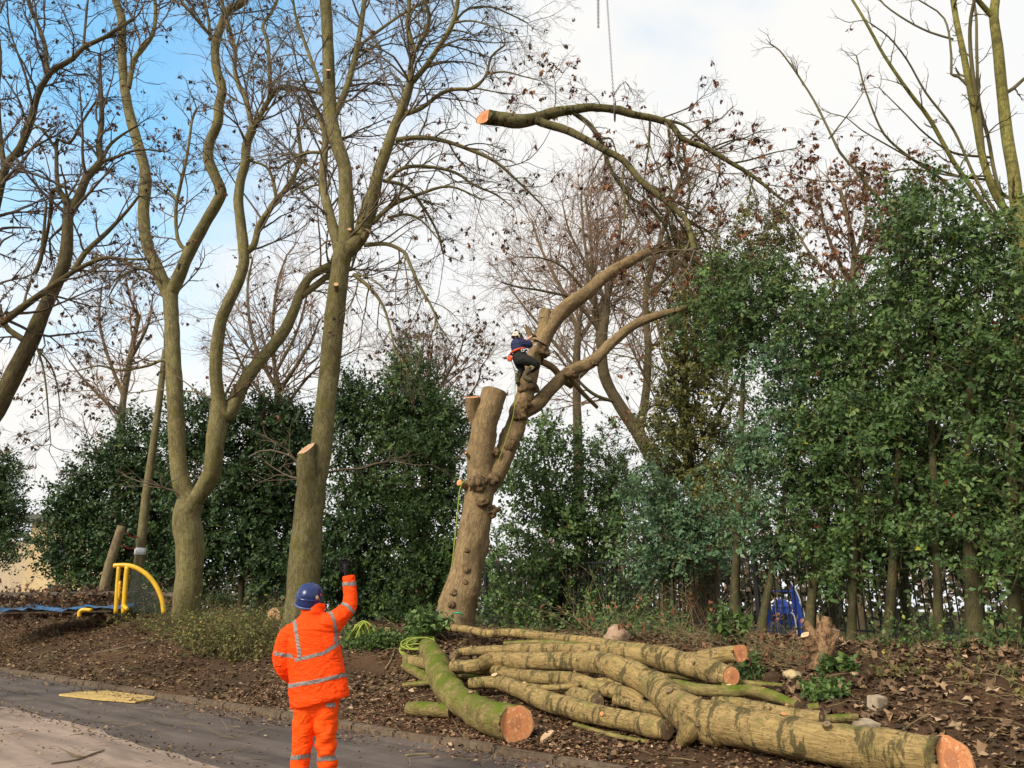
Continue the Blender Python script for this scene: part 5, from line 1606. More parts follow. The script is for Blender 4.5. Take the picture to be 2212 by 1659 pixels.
# body: head, neck, trunk and limbs in one skin (mostly under the clothes)
T = Tubes()
hc = Wp(669, 1287, .02)
def ball(tb, c, r, ry=None, rz=None, k=9):
    rows = []
    for a in np.linspace(-1.45, 1.45, k):
        rows.append((np.asarray(c) + np.array((0, 0, (rz or r) * math.sin(a))), r * math.cos(a), (ry or r) * math.cos(a), 0))
    ell(tb, rows, 20)
ball(T, hc + np.array((.005, .02, -.02)), .078, .098, .115)
T.add([hc + np.array((0, .0, -.06)), Wp(675, 1318, .02), Wp(677, 1350, .02)], [.056, .06, .09], 16, .04, 0, cap0=True, cap1=True)
ell(T, [(Wp(684, 1490), .15, .10, 0), (Wp(682, 1440), .16, .11, 0), (Wp(676, 1370), .18, .11, 0), (Wp(676, 1345), .12, .09, 0)])
T.add([Wp(636, 1362), Wp(612, 1412), Wp(622, 1452, .10), Wp(638, 1464, .21)], [.06, .05, .04, .03], 12, .05, 0, cap0=True, cap1=True)
T.add([Wp(712, 1350), Wp(752, 1312, .02), Wp(755, 1276, .05), Wp(754, 1258, .05)], [.06, .045, .038, .032], 12, .05, 0, cap0=True, cap1=True)
for sd in (-1, 1):
    a, b_, c, d = legpts(sd)
    T.add([a, c, d], [.085, .06, .05], 12, .06, 0, cap0=True, cap1=True)
# nose, ears, chin (the head looks up and away)
fw = norm(np.array([[.25, .85, .45]]))[0]
T.add([hc + fw * .09 + np.array((0, 0, -.01)), hc + fw * .125 + np.array((0, 0, -.03))], [.012, .014], 8, .02, 0, cap0=True, cap1=True)
T.add([hc + fw * .06 + np.array((0, 0, -.08)), hc + fw * .10 + np.array((0, 0, -.085))], [.035, .022], 8, .02, 0, cap0=True, cap1=True)
for sd in (-1, 1):
    T.add([hc + np.array((sd * .078, .02, -.05)), hc + np.array((sd * .088, .02, -.015))], [.014, .016], 8, .02, 0, cap0=True, cap1=True)
link('body', remesh('body', T, .016, 2), M['skin'], worker, True)
# hair under the helmet
T = Tubes()
ball(T, hc + np.array((.002, .0, -.035)), .084, .095, .085)
link('hair', remesh('hair', T, .008, 1), M['hair'], worker, True)
# helmet: shell, ridge, rim, stickers
tilt = Matrix.Rotation(R(16), 4, 'X') @ Matrix.Rotation(R(8), 4, 'Y')
def hloc(v, c=hc):
    q = tilt @ Vector(v)
    return np.array(q) + c
def shell(prof, sides, c, sy=1.18):
    V, Fq = [], []
    for r_, z_ in prof:
        for k in range(sides):
            t_ = 2 * math.pi * k / sides
            V.append(hloc((r_ * math.cos(t_), r_ * sy * math.sin(t_), z_), c))
    for i in range(len(prof) - 1):
        for k in range(sides):
            k2 = (k + 1) % sides
            Fq.append((i * sides + k, i * sides + k2, (i + 1) * sides + k2, (i + 1) * sides + k))
    return V, Fq
V, Fq = shell([(.116, -.085), (.120, -.085), (.123, -.05), (.122, -.005), (.114, .042), (.094, .082), (.055, .108), (.0, .115)], 32, hc)
he = link('helmet', mesh_py('helmet', V, Fq), M['helmet_blue'], worker, True)
V, Fq = shell([(.121, -.012), (.127, -.010), (.127, .0), (.119, .006)], 32, hc)
link('ridge', mesh_py('ridge', V, Fq), M['helmet_blue'], he, True)
V, Fq = shell([(.117, -.088), (.127, -.086), (.127, -.074), (.118, -.072)], 32, hc)
link('rim', mesh_py('rim', V, Fq), plain('helmet_rim', (0.10, 0.13, 0.30), .35), he, True)
for (ax_, z_, sz, cl) in ((-.75, .035, .018, (.55, .48, .25)), (-.55, .012, .012, (.45, .05, .03)), (-.5, -.03, .014, (.6, .55, .35)), (-.42, .05, .012, (.5, .1, .05))):
    c = hloc((.122 * math.cos(ax_), .122 * 1.18 * math.sin(ax_), z_ - .01))
    nrm_ = norm((c - hc)[None])[0]
    u_ = norm(np.cross(nrm_, (0, 0, 1))[None])[0]
    v_ = np.cross(nrm_, u_)
    ring = [c + nrm_ * .004 + u_ * sz * math.cos(a) + v_ * sz * math.sin(a) for a in np.linspace(0, 6.283, 9)[:-1]]
    link('sticker', mesh_py('sticker', ring + [c + nrm_ * .006], [(i, (i + 1) % 8, 8) for i in range(8)]), plain('sticker', cl, .4), he)
Tl = Tubes()
lp = [hloc((.1 * math.sin(a) * .45, -.146, .012 + .03 * math.cos(a))) for a in np.linspace(-1.5, 1.5, 9)]
Tl.add(lp, [.003] * 9, 6, .01, 0)
link('lamp_clip', Tl.mesh('lamp_clip'), M['helmet_blue'], he)
# gloved hand: palm, four fingers up, thumb at the side
def hand(name, wrist, up, side, out, size, matx, par, curl=.35, voxel=.004, thumb=1):
    up, side, out = [norm(np.array([q], float))[0] for q in (up, side, out)]
    T = Tubes()
    def hp(u_, s_, o_=0.0):
        return wrist + (up * u_ + side * s_ + out * o_) * size
    T.add([hp(-.25, 0), hp(.05, 0), hp(.30, 0), hp(.50, .0)], np.array([.15, .17, .23, .22]) * size, 14, .02, 0, cap0=True, cap1=True, squash=.55)
    for i, (s_, l_) in enumerate(((-.165, .34), (-.055, .40), (.055, .38), (.165, .28))):
        c1 = curl * (1 + .15 * i)
        T.add([hp(.45, s_ * .95), hp(.52 + l_ * .45, s_ * 1.05, c1 * .12), hp(.52 + l_ * (.9 - .3 * curl), s_ * 1.08, c1 * .32), hp(.52 + l_ * (1.1 - .6 * curl), s_ * 1.08, c1 * .55)], np.array([.062, .058, .054, .045]) * size, 10, .01, 0, cap0=True, cap1=True)
    T.add([hp(.12, .15 * thumb), hp(.28, .30 * thumb, .06), hp(.42, .35 * thumb, .12), hp(.52, .33 * thumb, .17)], np.array([.085, .072, .062, .05]) * size, 10, .01, 0, cap0=True, cap1=True)
    return link(name, remesh(name, T, voxel, 2), matx, par, True)
hand('glove', Wp(747, 1240, .05), (-.06, 0, 1), (1, .25, 0), (.2, -1, 0), .165, M['black'], worker, .45, .0045, -1)
hand('glove', Wp(634, 1463, .20), (.5, .5, -.7), (.3, .8, .2), (1, -.2, .2), .16, M['black'], worker, .7, .005, 1)
for sd in (-1, 1):
    a, b_, c, d = legpts(sd)
    T = Tubes()
    ell(T, [(np.array((d[0], d[1] + .06, .045)), .05, .14, 0), (np.array((d[0], d[1] + .06, .085)), .052, .145, 0), (np.array((d[0], d[1] + .04, .125)), .048, .10, 0), (np.array((d[0], d[1], .19)), .055, .062, 0), (np.array((d[0], d[1], .25)), .055, .06, 0)])
    link('boot', remesh('boot', T, .008, 2), M['boot'], worker, True)

# the climber
KY = 17.3
def K(x, y, dy=0.0):
    return P(1042.4 + x * .1323, 658.3 + y * .1323, KY + dy)
climber = empty('person', K(690, 1240), 'climber in navy jumper and white helmet clinging to the topped trunk', 'person')
M['navy'] = cloth('navy', (0.018, 0.024, 0.075), .75)
M['dark'] = cloth('dark', (0.016, 0.017, 0.016), .8)
M['orange'] = plain('saw_orange', (0.85, 0.10, 0.02), .4, .15, 9, .5)
M['belt'] = plain('belt', (0.62, 0.09, 0.03), .6, .25, 20, .3)
M['helm_white'] = plain('helm_white', (0.72, 0.68, 0.50), .35, .2, 8, .5)
M['khaki'] = plain('khaki', (0.30, 0.24, 0.13), .8, .3, 20)
M['bootk'] = plain('boot_khaki', (0.10, 0.085, 0.04), .7, .5, 25)
# body in one skin
T = Tubes()
ball(T, K(580, 520), .085, .10, .115)
T.add([K(580, 560), K(585, 610)], [.055, .065], 12, .03, 0, cap0=True, cap1=True)
T.add([K(590, 610), K(590, 700), K(610, 790), K(640, 880)], [.13, .145, .13, .14], 14, .05, 0, cap0=True, cap1=True)
T.add([K(660, 610, -.05), K(745, 650, -.05), K(700, 600, .05), K(790, 530, .1), K(812, 512, .12)], [.055, .05, .044, .036, .03], 12, .03, 0, cap0=True, cap1=True)
T.add([K(600, 620, .15), K(700, 660, .3), K(830, 600, .4)], [.055, .045, .03], 12, .03, 0, cap0=True, cap1=True)
T.add([K(660, 900, -.05), K(880, 985, -.05), K(740, 1130, 0)], [.085, .062, .045], 12, .04, 0, cap0=True, cap1=True)
T.add([K(600, 920, .1), K(640, 1060, .15), K(580, 1190, .15)], [.085, .062, .045], 12, .04, 0, cap0=True, cap1=True)
T.add([K(640, 545, .05), K(668, 548, .07)], [.014, .016], 8, .01, 0, cap0=True, cap1=True)
T.add([K(575, 545, -.10), K(578, 528, -.10)], [.018, .018], 8, .01, 0, cap0=True, cap1=True)
link('body', remesh('body', T, .018, 1), M['skin'], climber, True)
T = Tubes()
T.add([K(585, 560), K(580, 600), K(585, 650), K(590, 720), K(590, 780)], [.09, .155, .185, .18, .165], 18, .04, .04, 8, cap0=True, cap1=True)
T.add([K(650, 610, -.08), K(700, 640, -.08), K(750, 662, -.06), K(770, 640, -.02), K(725, 600, .02)], [.10, .088, .08, .072, .062], 14, .03, .03, 9, cap0=True, cap1=True)
T.add([K(580, 610, .12), K(680, 680, .26), K(800, 640, .38)], [.09, .075, .055], 14, .03, .03, 9, cap0=True, cap1=True)
link('jumper', remesh('jumper', T, .012, 2), M['navy'], climber, True)
T = Tubes()
T.add([K(600, 790), K(610, 850), K(640, 920), K(660, 960)], [.16, .185, .185, .14], 18, .04, .03, 8, cap0=True, cap1=True)
T.add([K(650, 890, -.06), K(760, 920, -.10), K(870, 975, -.08), K(840, 1030, -.04), K(770, 1090, 0)], [.15, .125, .095, .082, .07], 16, .03, .03, 9, cap0=True, cap1=True)
T.add([K(590, 910, .1), K(610, 990, .14), K(640, 1060, .14), K(605, 1130, .14), K(580, 1180, .14)], [.14, .11, .085, .075, .068], 16, .03, .03, 9, cap0=True, cap1=True)
link('trousers', remesh('trousers', T, .012, 2), M['dark'], climber, True)
T = Tubes()
T.add([K(775, 1000, -.13), K(830, 1030, -.12), K(800, 1060, -.12)], [.03, .055, .03], 10, .03, .05, cap0=True, cap1=True, squash=.6)
link('calf_pad', T.mesh('calf_pad'), M['khaki'], climber)
for pts_ in ([K(770, 1060, -.02), K(710, 1120, -.03), K(690, 1175, -.03), K(740, 1215, -.05), K(800, 1225, -.05)], [K(590, 1120, .12), K(575, 1190, .12), K(570, 1240, .12), K(580, 1285, .10)]):
    T = Tubes()
    T.add(pts_, np.linspace(.075, .055, len(pts_)), 14, .03, .06, 12, cap0=True, cap1=True)
    link('boot', remesh('boot', T, .011, 1), M['bootk'], climber, True)
    T = Tubes()
    T.add([pts_[-2] + np.array((0, 0, -.06)), pts_[-1] + np.array((.02, 0, -.05))], [.03, .03], 8, .03, 0, cap0=True, cap1=True)
    link('spike', T.mesh('spike'), M['black'], climber)
# harness belt and gear
T = Tubes()
bp = []
for a in np.linspace(0, 6.283, 17):
    c = K(585, 765)
    bp.append(c + np.array((.178 * math.cos(a), .178 * math.sin(a), .055 * math.cos(a))))
T.add(bp, [.028] * 17, 8, .03, 0)
link('harness', T.mesh('harness'), M['belt'], climber)
T = Tubes()
T.add([K(660, 740, -.18), K(720, 720, -.1), K(790, 690, .0), K(880, 640, .1)], [.012] * 4, 6, .03, 0)
link('lanyard', T.mesh('lanyard'), M['white'], climber)
T = Tubes()
T.add([K(655, 745, -.19) + np.array((.035 * math.cos(a), 0, .03 * math.sin(a))) for a in np.linspace(0, 6.283, 11)], [.007] * 11, 6, .02, 0)
link('karabiner', T.mesh('karabiner'), M['white'], climber)
hk = K(560, 512)
tilt = Matrix.Rotation(R(-6), 4, 'X') @ Matrix.Rotation(R(20), 4, 'Y')
V, Fq = shell([(.118, -.065), (.122, -.06), (.124, -.03), (.12, .01), (.108, .05), (.085, .085), (.05, .105), (0, .112)], 24, hk, 1.12)
hw_ = link('helmet', mesh_py('helmet', V, Fq), M['helm_white'], climber, True)
for (a0, z_, sz) in ((-1.1, .04, .034), (-.7, -.02, .035), (-1.9, -.03, .03), (-.5, .06, .03), (-1.4, .085, .022)):
    c = hloc((.122 * math.cos(a0), .122 * 1.12 * math.sin(a0), z_), hk)
    nrm_ = norm((c - hk)[None])[0]
    bm = bmesh.new()
    bmesh.ops.create_icosphere(bm, subdivisions=2, radius=sz)
    me = bpy.data.meshes.new('vent')
    bmesh.ops.scale(bm, vec=(1, 1, .35), verts=bm.verts)
    bmesh.ops.rotate(bm, matrix=Vector(nrm_).to_track_quat('Z', 'Y').to_matrix(), verts=bm.verts)
    bmesh.ops.translate(bm, vec=Vector(c - nrm_ * .008), verts=bm.verts)
    bm.to_mesh(me)
    bm.free()
    link('vent', me, M['black'], hw_, True)
T = Tubes()
T.add([hloc((.03, -.135, -.055), hk), hloc((.035, -.137, -.085), hk)], [.038, .036], 12, .02, 0, cap0=True, cap1=True, squash=.7)
link('ear_defender', T.mesh('ear_defender'), M['black'], hw_)
T = Tubes()
T.add([hloc((.10, -.05, .04), hk), hloc((.15, -.02, -.02), hk), hloc((.14, .0, -.09), hk)], [.035, .05, .045], 10, .03, 0, cap0=True, cap1=True, squash=.4)
link('visor', T.mesh('visor'), plain('visor', (.10, .035, .04), .4), hw_, True)
hand('hand', K(795, 528, .1), (.75, .3, .45), (-.3, .2, .9), (.3, 1, -.2), .17, M['black'], climber, .8, .006, 1)
hand('hand', K(835, 600, .40), (.75, .3, .3), (-.3, .2, .9), (.3, 1, -.2), .17, M['black'], climber, .8, .006, 1)
# chainsaw hanging at the hip
cs = empty('chainsaw', K(450, 880, -.05), 'small orange chainsaw hanging from the climber\'s hip', 'chainsaw')
bm = bmesh.new()
bmesh.ops.create_cube(bm, size=1)
bmesh.ops.scale(bm, vec=(.12, .11, .13), verts=bm.verts)
bmesh.ops.bevel(bm, geom=list(bm.edges), offset=.025, segments=2, affect='EDGES')
bmesh.ops.rotate(bm, matrix=Matrix.Rotation(.5, 3, 'Y'), verts=bm.verts)
bmesh.ops.translate(bm, vec=Vector(K(445, 880, -.05)), verts=bm.verts)
me = bpy.data.meshes.new('housing')
bm.to_mesh(me)
bm.free()
link('housing', me, M['orange'], cs)
T = Tubes()
T.add([K(470, 820, -.05), K(440, 815, -.05), K(415, 850, -.05)], [.014] * 3, 8, .02, 0, cap0=True, cap1=True)
link('handle', T.mesh('handle'), M['black'], cs)
T = Tubes()
T.add([K(470, 915, -.05), K(505, 1010, -.04), K(535, 1130, -.02)], [.032, .03, .026], 10, .04, 0, cap0=True, cap1=True, squash=.25)
link('guide_bar', T.mesh('guide_bar'), M['black'], cs)

# ------------------------------------------------------------------ ropes and chain
M['rope'] = plain('rope_lime', (0.30, 0.36, 0.06), .8, .35, 60, .2)
def rope(label, lines, r, par=None):
    base = lines[0][-1]
    root = empty('rope', base, label, 'rope')
    for l in lines:
        T = Tubes()
        T.add(l, [r] * len(l), 6, .06, .05, 30)
        link('strand', T.mesh('strand'), M['rope'], root)
    return root
rope('lime green rope hanging down the left side of the topped trunk', [[P(1010, 1036, 17.42), P(1000, 1042, 17.36), P(993, 1060, 17.36), P(989, 1100, 17.36), P(984, 1150, 17.34), P(979, 1200, 17.34), P(976, 1222, 17.36)]], .014)
rope('thin climbing rope dropping from the climber between the two stems', [[K(545, 1200, .02), K(535, 1300, 0), P(1110, 890, 17.4), P(1098, 935, 17.5), P(1084, 975, 17.55), P(1075, 1000, 17.6)]], .010)
ls = []
ap = G(778, 1392, 0)
for k in range(9):
    a = rng.uniform(0, 6.28)
    rr = rng.uniform(.12, .42)
    f1 = ap + np.array((rr * math.cos(a), rr * math.sin(a) * .5, 0))
    f2 = ap + np.array((rr * math.cos(a + 2.2), rr * math.sin(a + 2.2) * .5, 0))
    f1[2] = terrain(f1[0], f1[1]) + .02
    f2[2] = terrain(f2[0], f2[1]) + .02
    tp_ = ap + np.array((rng.uniform(-.12, .12), 0, .42 + rng.uniform(-.05, .06)))
    ls.append([f1, (f1 + tp_) / 2 + np.array((0, 0, .08)), tp_, (f2 + tp_) / 2 + np.array((0, 0, .08)), f2])
ls.append([G(778, 1394, .02), G(810, 1396, .03), G(845, 1392, .03), G(880, 1394, .03), G(885, 1402, .02)])
ls.append([G(845, 1398, .02), G(870, 1393, .03), G(892, 1395, .03), G(905, 1402, .02)])
rope('tangled lime green rope draped in a heap on the bank top', ls, .017)
ls = []
for k in range(8):
    cx_, cy_ = 905 + rng.uniform(-12, 12), 1394 + rng.uniform(-8, 10)
    c = G(cx_, cy_, .05 + .02 * k)
    rx_, ry_ = rng.uniform(.16, .3), rng.uniform(.1, .2)
    tl = rng.uniform(-.35, .05)
    ls.append([c + np.array((rx_ * math.cos(a), ry_ * math.sin(a), .10 * math.sin(a) - tl * .2 * math.cos(a))) for a in np.linspace(0, 5.6, 12)])
rope('loose lime green rope coils beside the leafy ivy plant', ls, .014)

M['chain'] = plain('chain_steel', (0.34, 0.34, 0.35), .45, .3, 40, .5, .6)
def chain(label, pa, pb, lk=.085, loop=None):
    root = empty('chain', pb, label, 'chain', None)
    V, Fq = [], []
    def run(a, b_):
        n = int(np.linalg.norm(b_ - a) / (lk * .72))
        d = norm((b_ - a)[None])[0]
        u_ = norm(np.cross(d, (0, 1, .1))[None])[0]
        v_ = np.cross(d, u_)
        for i in range(n):
            c = a + d * (i + .5) * lk * .72
            w_ = u_ if i % 2 else v_
            o_ = v_ if i % 2 else u_
            base = len(V)
            for j in range(8):
                t_ = 2 * math.pi * j / 8
                cc = c + d * math.cos(t_) * lk * .42 + w_ * math.sin(t_) * lk * .27
                ra = norm((cc - c)[None])[0]
                for q_ in range(4):
                    s_ = 2 * math.pi * q_ / 4
                    V.append(cc + (ra * math.cos(s_) + o_ * math.sin(s_)) * lk * .095)
            for j in range(8):
                for q_ in range(4):
                    Fq.append((base + j * 4 + q_, base + ((j + 1) % 8) * 4 + q_, base + ((j + 1) % 8) * 4 + (q_ + 1) % 4, base + j * 4 + (q_ + 1) % 4))
    run(pa, pb)
    if loop:
        for a, b_ in loop:
            run(a, b_)
    o = link('links', mesh_py('links', V, Fq), M['chain'], root)
    tag(o, kind='stuff')
    return root
tip = P(1327, 236, 17.3)
hang = P(1290, -330, 17.3)
ch = chain('steel lifting chain from which the sawn limb hangs', hang, tip, loop=[(P(1293, -330, 17.25), P(1293, 62, 17.25)), (P(1286, -330, 17.25), P(1292, 64, 17.25))])
T = Tubes()
ringp = []
for a in np.linspace(0, 6.283, 13):
    ringp.append(P(1328, 238, 17.3) + np.array((.04 * math.cos(a), .24 * math.cos(a + .4), .235 * math.sin(a))))
T.add(ringp, [.02] * 13, 6, .05, 0)
link('sling', T.mesh('sling'), M['chain'], ch)
T = Tubes()
T.add([hang + np.array((.12 * math.sin(a), 0, .12 * math.cos(a) + .1)) for a in np.linspace(-.6, 4.2, 12)], [.03] * 12, 8, .04, 0, cap0=True, cap1=True)
T.add([hang + np.array((0, 0, .2)), hang + np.array((0, 0, 6))], [.03, .03], 8, .5, 0, cap0=True, cap1=True)
link('crane_hook', T.mesh('crane_hook'), M['chain'], ch)

# ------------------------------------------------------------------ things at the far left
M['pole'] = bark('pole', (0.30, 0.24, 0.13), (0.16, 0.125, 0.07), scar_amt=.3, scale=.8, band=False)
M['pole_green'] = bark('pole_green', (0.26, 0.225, 0.11), (0.14, 0.12, 0.06), scar_amt=.3, scale=.8, band=False)
def pole(name, label, pts, w0, w1, Y, matn, cat):
    p3 = [P(x, y, Y) for x, y in pts]
    root = empty(name, (p3[0][0], p3[0][1], terrain(p3[0][0], p3[0][1])), label, cat)
    T = Tubes()
    p3[0][2] = min(p3[0][2], terrain(p3[0][0], p3[0][1]) - .1)
    e = T.add(p3, np.linspace(w0, w1, len(p3)) * .5 * mpp(*pts[0], Y), 14, .4, .02, cap1=True)
    link('shaft', T.mesh('shaft'), M[matn], root)
    return root
PY = 29.0
pr = pole('telegraph_pole', 'tall upright wooden pole with a white band behind the yellow barrier', [(290, 1300), (303, 1190), (315, 1080), (330, 970), (345, 860), (357, 755)], 23, 13, PY, 'pole_green', 'pole')
T = Tubes()
T.add([P(302, 1199, PY), P(304, 1184, PY)], [.205, .205], 14, .1, 0, cap0=True, cap1=True)
link('band', T.mesh('band'), M['white'], pr)
lp_ = pole('wooden_post', 'short thick wooden post leaning towards the tall pole', [(212, 1320), (232, 1240), (250, 1178), (263, 1136)], 24, 18, 28.2, 'pole', 'post')
M['red'] = plain('red_wire', (0.40, 0.03, 0.04), .6)
for a, b_, lab in ((P(266, 1143, 28.2), P(300, 1160, PY - .1), 'upper red cord strung between the leaning post and tall pole'), (P(258, 1172, 28.2), P(297, 1183, PY - .1), 'lower red cord strung between the leaning post and tall pole')):
    T = Tubes()
    T.add([a, (a + b_) / 2 + np.array((0, 0, -.12)), b_], [.022] * 3, 6, .1, 0)
    o = link('cord', T.mesh('cord'), M['red'])
    tag(o, lab, 'cord')
# yellow quarter-round barrier
M['yellow'] = plain('barrier_yellow', (0.72, 0.42, 0.015), .4, .22, 5, .5)
BY = 24.0
bm_ = mpp(300, 1260, BY)
br = empty('cycle_barrier', P(295, 1312, BY), 'yellow tubular barrier with a quarter-round frame and dark mesh panel', 'barrier')
T = Tubes()
T.add([P(246, 1222, BY), P(270, 1221, BY), P(290, 1225, BY), P(312, 1237, BY), P(330, 1255, BY), P(343, 1277, BY), P(351, 1300, BY), P(354, 1325, BY)], [5 * bm_] * 8, 12, .06, 0, cap0=True, cap1=True)
link('curved_rail', T.mesh('curved_rail'), M['yellow'], br)
for x0, x1, wv_ in ((257, 250, 4.2), (275, 267, 5.2)):
    T = Tubes()
    T.add([P(x0, 1223, BY), P((x0 + x1) / 2, 1265, BY), P(x1, 1325, BY)], [wv_ * bm_] * 3, 12, .1, 0, cap0=True, cap1=True)
    link('upright', T.mesh('upright'), M['yellow'], br)
T = Tubes()
T.add([P(259, 1255, BY), P(256, 1295, BY)], [3 * bm_] * 2, 8, .1, 0, cap0=True, cap1=True)
link('bracket', T.mesh('bracket'), M['yellow'], br)
T = Tubes()
T.add([P(266, 1308, BY), P(275, 1316, BY - .3)], [5 * bm_, 4 * bm_], 8, .1, 0, cap0=True, cap1=True)
link('foot', T.mesh('foot'), M['yellow'], br)
T = Tubes()
poly = [(279, 1228), (292, 1230), (310, 1240), (326, 1257), (338, 1277), (346, 1300), (348, 1320)]
for x_ in np.arange(279, 348, 2.2):
    yt = np.interp(x_, [q_[0] for q_ in poly], [q_[1] for q_ in poly])
    T.add([P(x_, yt, BY + .02), P(x_ - 1, 1325, BY + .02)], [.007, .007], 4, 1, 0)
for y_ in np.arange(1232, 1322, 2.6):
    xr = np.interp(y_, [q_[1] for q_ in poly], [q_[0] for q_ in poly])
    T.add([P(272, y_, BY + .02), P(xr, y_, BY + .02)], [.007, .007], 4, 1, 0)
link('mesh_panel', T.mesh('mesh_panel'), plain('mesh_green', (.03, .045, .03), .6), br)
T = Tubes()
T.add([P(171, 1333, 21.5), P(172, 1322, 21.5), P(180, 1317, 21.5), P(198, 1318, 21.5)], [.05] * 4, 10, .05, 0, cap0=True, cap1=True)
o = link('pipe_piece', T.mesh('pipe_piece'), M['yellow'])
tag(o, 'bent piece of yellow pipe lying on the bank', 'pipe')
# heap of boards with a blue sheet at the far left
M['board'] = plain('board_grey', (0.20, 0.16, 0.12), .9, .5, 4, .2)
M['sheet'] = plain('sheet_blue', (0.05, 0.19, 0.42), .5, .35, 3, .3, col2=(0.06, 0.07, 0.07))
HY = 27.5
def plank(label, x0, y0, x1, y1, Y, wd, th, matn, name='board', cat='board'):
    a, b_ = P(x0, y0, Y), P(x1, y1, Y)
    d = norm((b_ - a)[None])[0]
    q_ = np.array((0, wd, .05))
    z_ = np.array((0, 0, th))
    V = [a, b_, b_ + q_, a + q_, a + z_, b_ + z_, b_ + q_ + z_, a + q_ + z_]
    o = link(name, mesh_py(name, [v - a for v in V], [(3, 2, 1, 0), (4, 5, 6, 7), (0, 1, 5, 4), (1, 2, 6, 5), (2, 3, 7, 6), (3, 0, 4, 7)]), M[matn])
    o.location = Vector(a)
    return tag(o, label, cat)
plank('long rusty-brown board on top of the rubbish heap', -60, 1287, 290, 1284, HY, 1.2, .09, 'board')
plank('pale grey board end beside the leaning post', 230, 1283, 395, 1289, HY + .6, .8, .09, 'board')
plank('light grey board lying under the blue sheet', -40, 1327, 240, 1322, HY - 1.0, .7, .06, 'concrete')
rb = np.random.default_rng(4)
V, Fq = [], []
for i in range(22):
    for j in range(7):
        f = i / 21
        p_ = P(22 + f * 290, 1318 - 6 * f - j * .8 + 2.5 * math.sin(f * 17), HY - .5 + j * .12)
        V.append(p_ + np.array((0, -.75, rb.uniform(-.07, .07))))
for i in range(21):
    for j in range(6):
        Fq.append((i * 7 + j, (i + 1) * 7 + j, (i + 1) * 7 + j + 1, i * 7 + j + 1))
o = link('tarpaulin', mesh_py('tarpaulin', V, Fq), M['sheet'])
md = o.modifiers.new('t', 'SOLIDIFY')
md.thickness = .02
tag(o, 'crumpled bright blue plastic sheet under the board heap', 'tarpaulin')
# cream building behind the holly
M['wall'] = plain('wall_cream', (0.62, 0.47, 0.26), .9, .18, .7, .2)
M['roof'] = plain('roof_grey', (0.17, 0.16, 0.145), .8, .3, 2, .2)
M['glass'] = plain('glass_dark', (0.03, 0.035, 0.04), .15, .2, 3, .5)
HBY = 60.0
hb = empty('building', (P(120, 1290, HBY)[0], HBY, 1.2), 'cream rendered building with grey roof behind the holly', 'building')
def bbox(name, x0, x1, y0, y1, z0, z1, matx, par):
    V = [(x, y, z) for z in (z0, z1) for y in (y0, y1) for x in (x0, x1)]
    return link(name, mesh_py(name, V, [(0, 2, 3, 1), (4, 5, 7, 6), (0, 1, 5, 4), (2, 6, 7, 3), (0, 4, 6, 2), (1, 3, 7, 5)]), matx, par)
xl, xr = P(58, 1200, HBY)[0], P(330, 1200, HBY)[0]
zt = P(100, 1128, HBY)[2]
bbox('wall', xl, xr, HBY, HBY + 9, 0.2, zt, M['wall'], hb)
bbox('roof', xl - .6, xr + .6, HBY - .6, HBY + 9.6, zt + .003, zt + .55, M['roof'], hb)
xa = P(-90, 1200, HBY)[0]
zl = P(20, 1165, HBY)[2]
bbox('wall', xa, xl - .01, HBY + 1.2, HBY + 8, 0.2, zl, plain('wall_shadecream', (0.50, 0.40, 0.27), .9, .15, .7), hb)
V = [(xa - .4, HBY + .8, zl + .8), (xl - .02, HBY + .8, zl + .003), (xl - .02, HBY + 8.4, zl + .003), (xa - .4, HBY + 8.4, zl + .8), (xa - .4, HBY + .8, zl + 1.2), (xl - .02, HBY + .8, zl + .4), (xl - .02, HBY + 8.4, zl + .4), (xa - .4, HBY + 8.4, zl + 1.2)]
link('roof', mesh_py('roof', V, [(3, 2, 1, 0), (4, 5, 6, 7), (0, 1, 5, 4), (1, 2, 6, 5), (2, 3, 7, 6), (3, 0, 4, 7)]), M['roof'], hb)
for k in range(3):
    xc = xl + 2.0 + k * 2.8
    for z0 in (2.2, 5.2):
        wd_ = bbox('window', xc, xc + 1.1, HBY - .04, HBY + .05, z0, z0 + 1.3, M['glass'], hb)
        bbox('window_sill', xc - .1, xc + 1.2, HBY - .14, HBY + .02, z0 - .12, z0 - .003, M['concrete'], wd_)

# ------------------------------------------------------------------ ground cover
def on_bank(nn, s0, s1, n0, n1):
    s = rng.uniform(s0, s1, nn)
    n = rng.uniform(n0, n1, nn)
    X, Y = xy(s, n)
    return X, Y, terrain_np(X, Y)
def litter(name, nn, reg, size, matn, z0=.012, tilt=.45, zfun=None, wr=(.5, .95)):
    X, Y, Z = on_bank(nn, *reg)
    if zfun is not None:
        Z = np.maximum(Z, zfun)
    dr_ = np.sin(X * 1.1 + 2 * np.sin(Y * .9)) * np.sin(Y * 1.4 + 1.5 * np.sin(X * .8)) + .5 * np.sin(X * 3.3 + Y * 2.1)
    kp = dr_ > rng.normal(-.55, .5, nn)
    X, Y, Z = X[kp], Y[kp], Z[kp]
    nn = len(X)
    pos = np.stack([X, Y, Z + z0 + rng.random(nn) * .02], -1)
    a = rng.uniform(0, 6.28, nn)
    ax = np.stack([np.cos(a), np.sin(a), rng.normal(0, tilt * .5, nn)], -1)
    nr = np.stack([rng.normal(0, tilt, nn), rng.normal(0, tilt, nn) - .15, np.ones(nn)], -1)
    L = rng.uniform(*size, nn)
    return pos, ax, nr, L, L * rng.uniform(*wr, nn)
def litter_obj(name, sets, matn, fold=.2):
    cat_ = [np.concatenate([s_[i] for s_ in sets]) for i in range(5)]
    o = link(name, leaf_mesh(name, *cat_, fold), M[matn])
    return tag(o, kind='stuff')
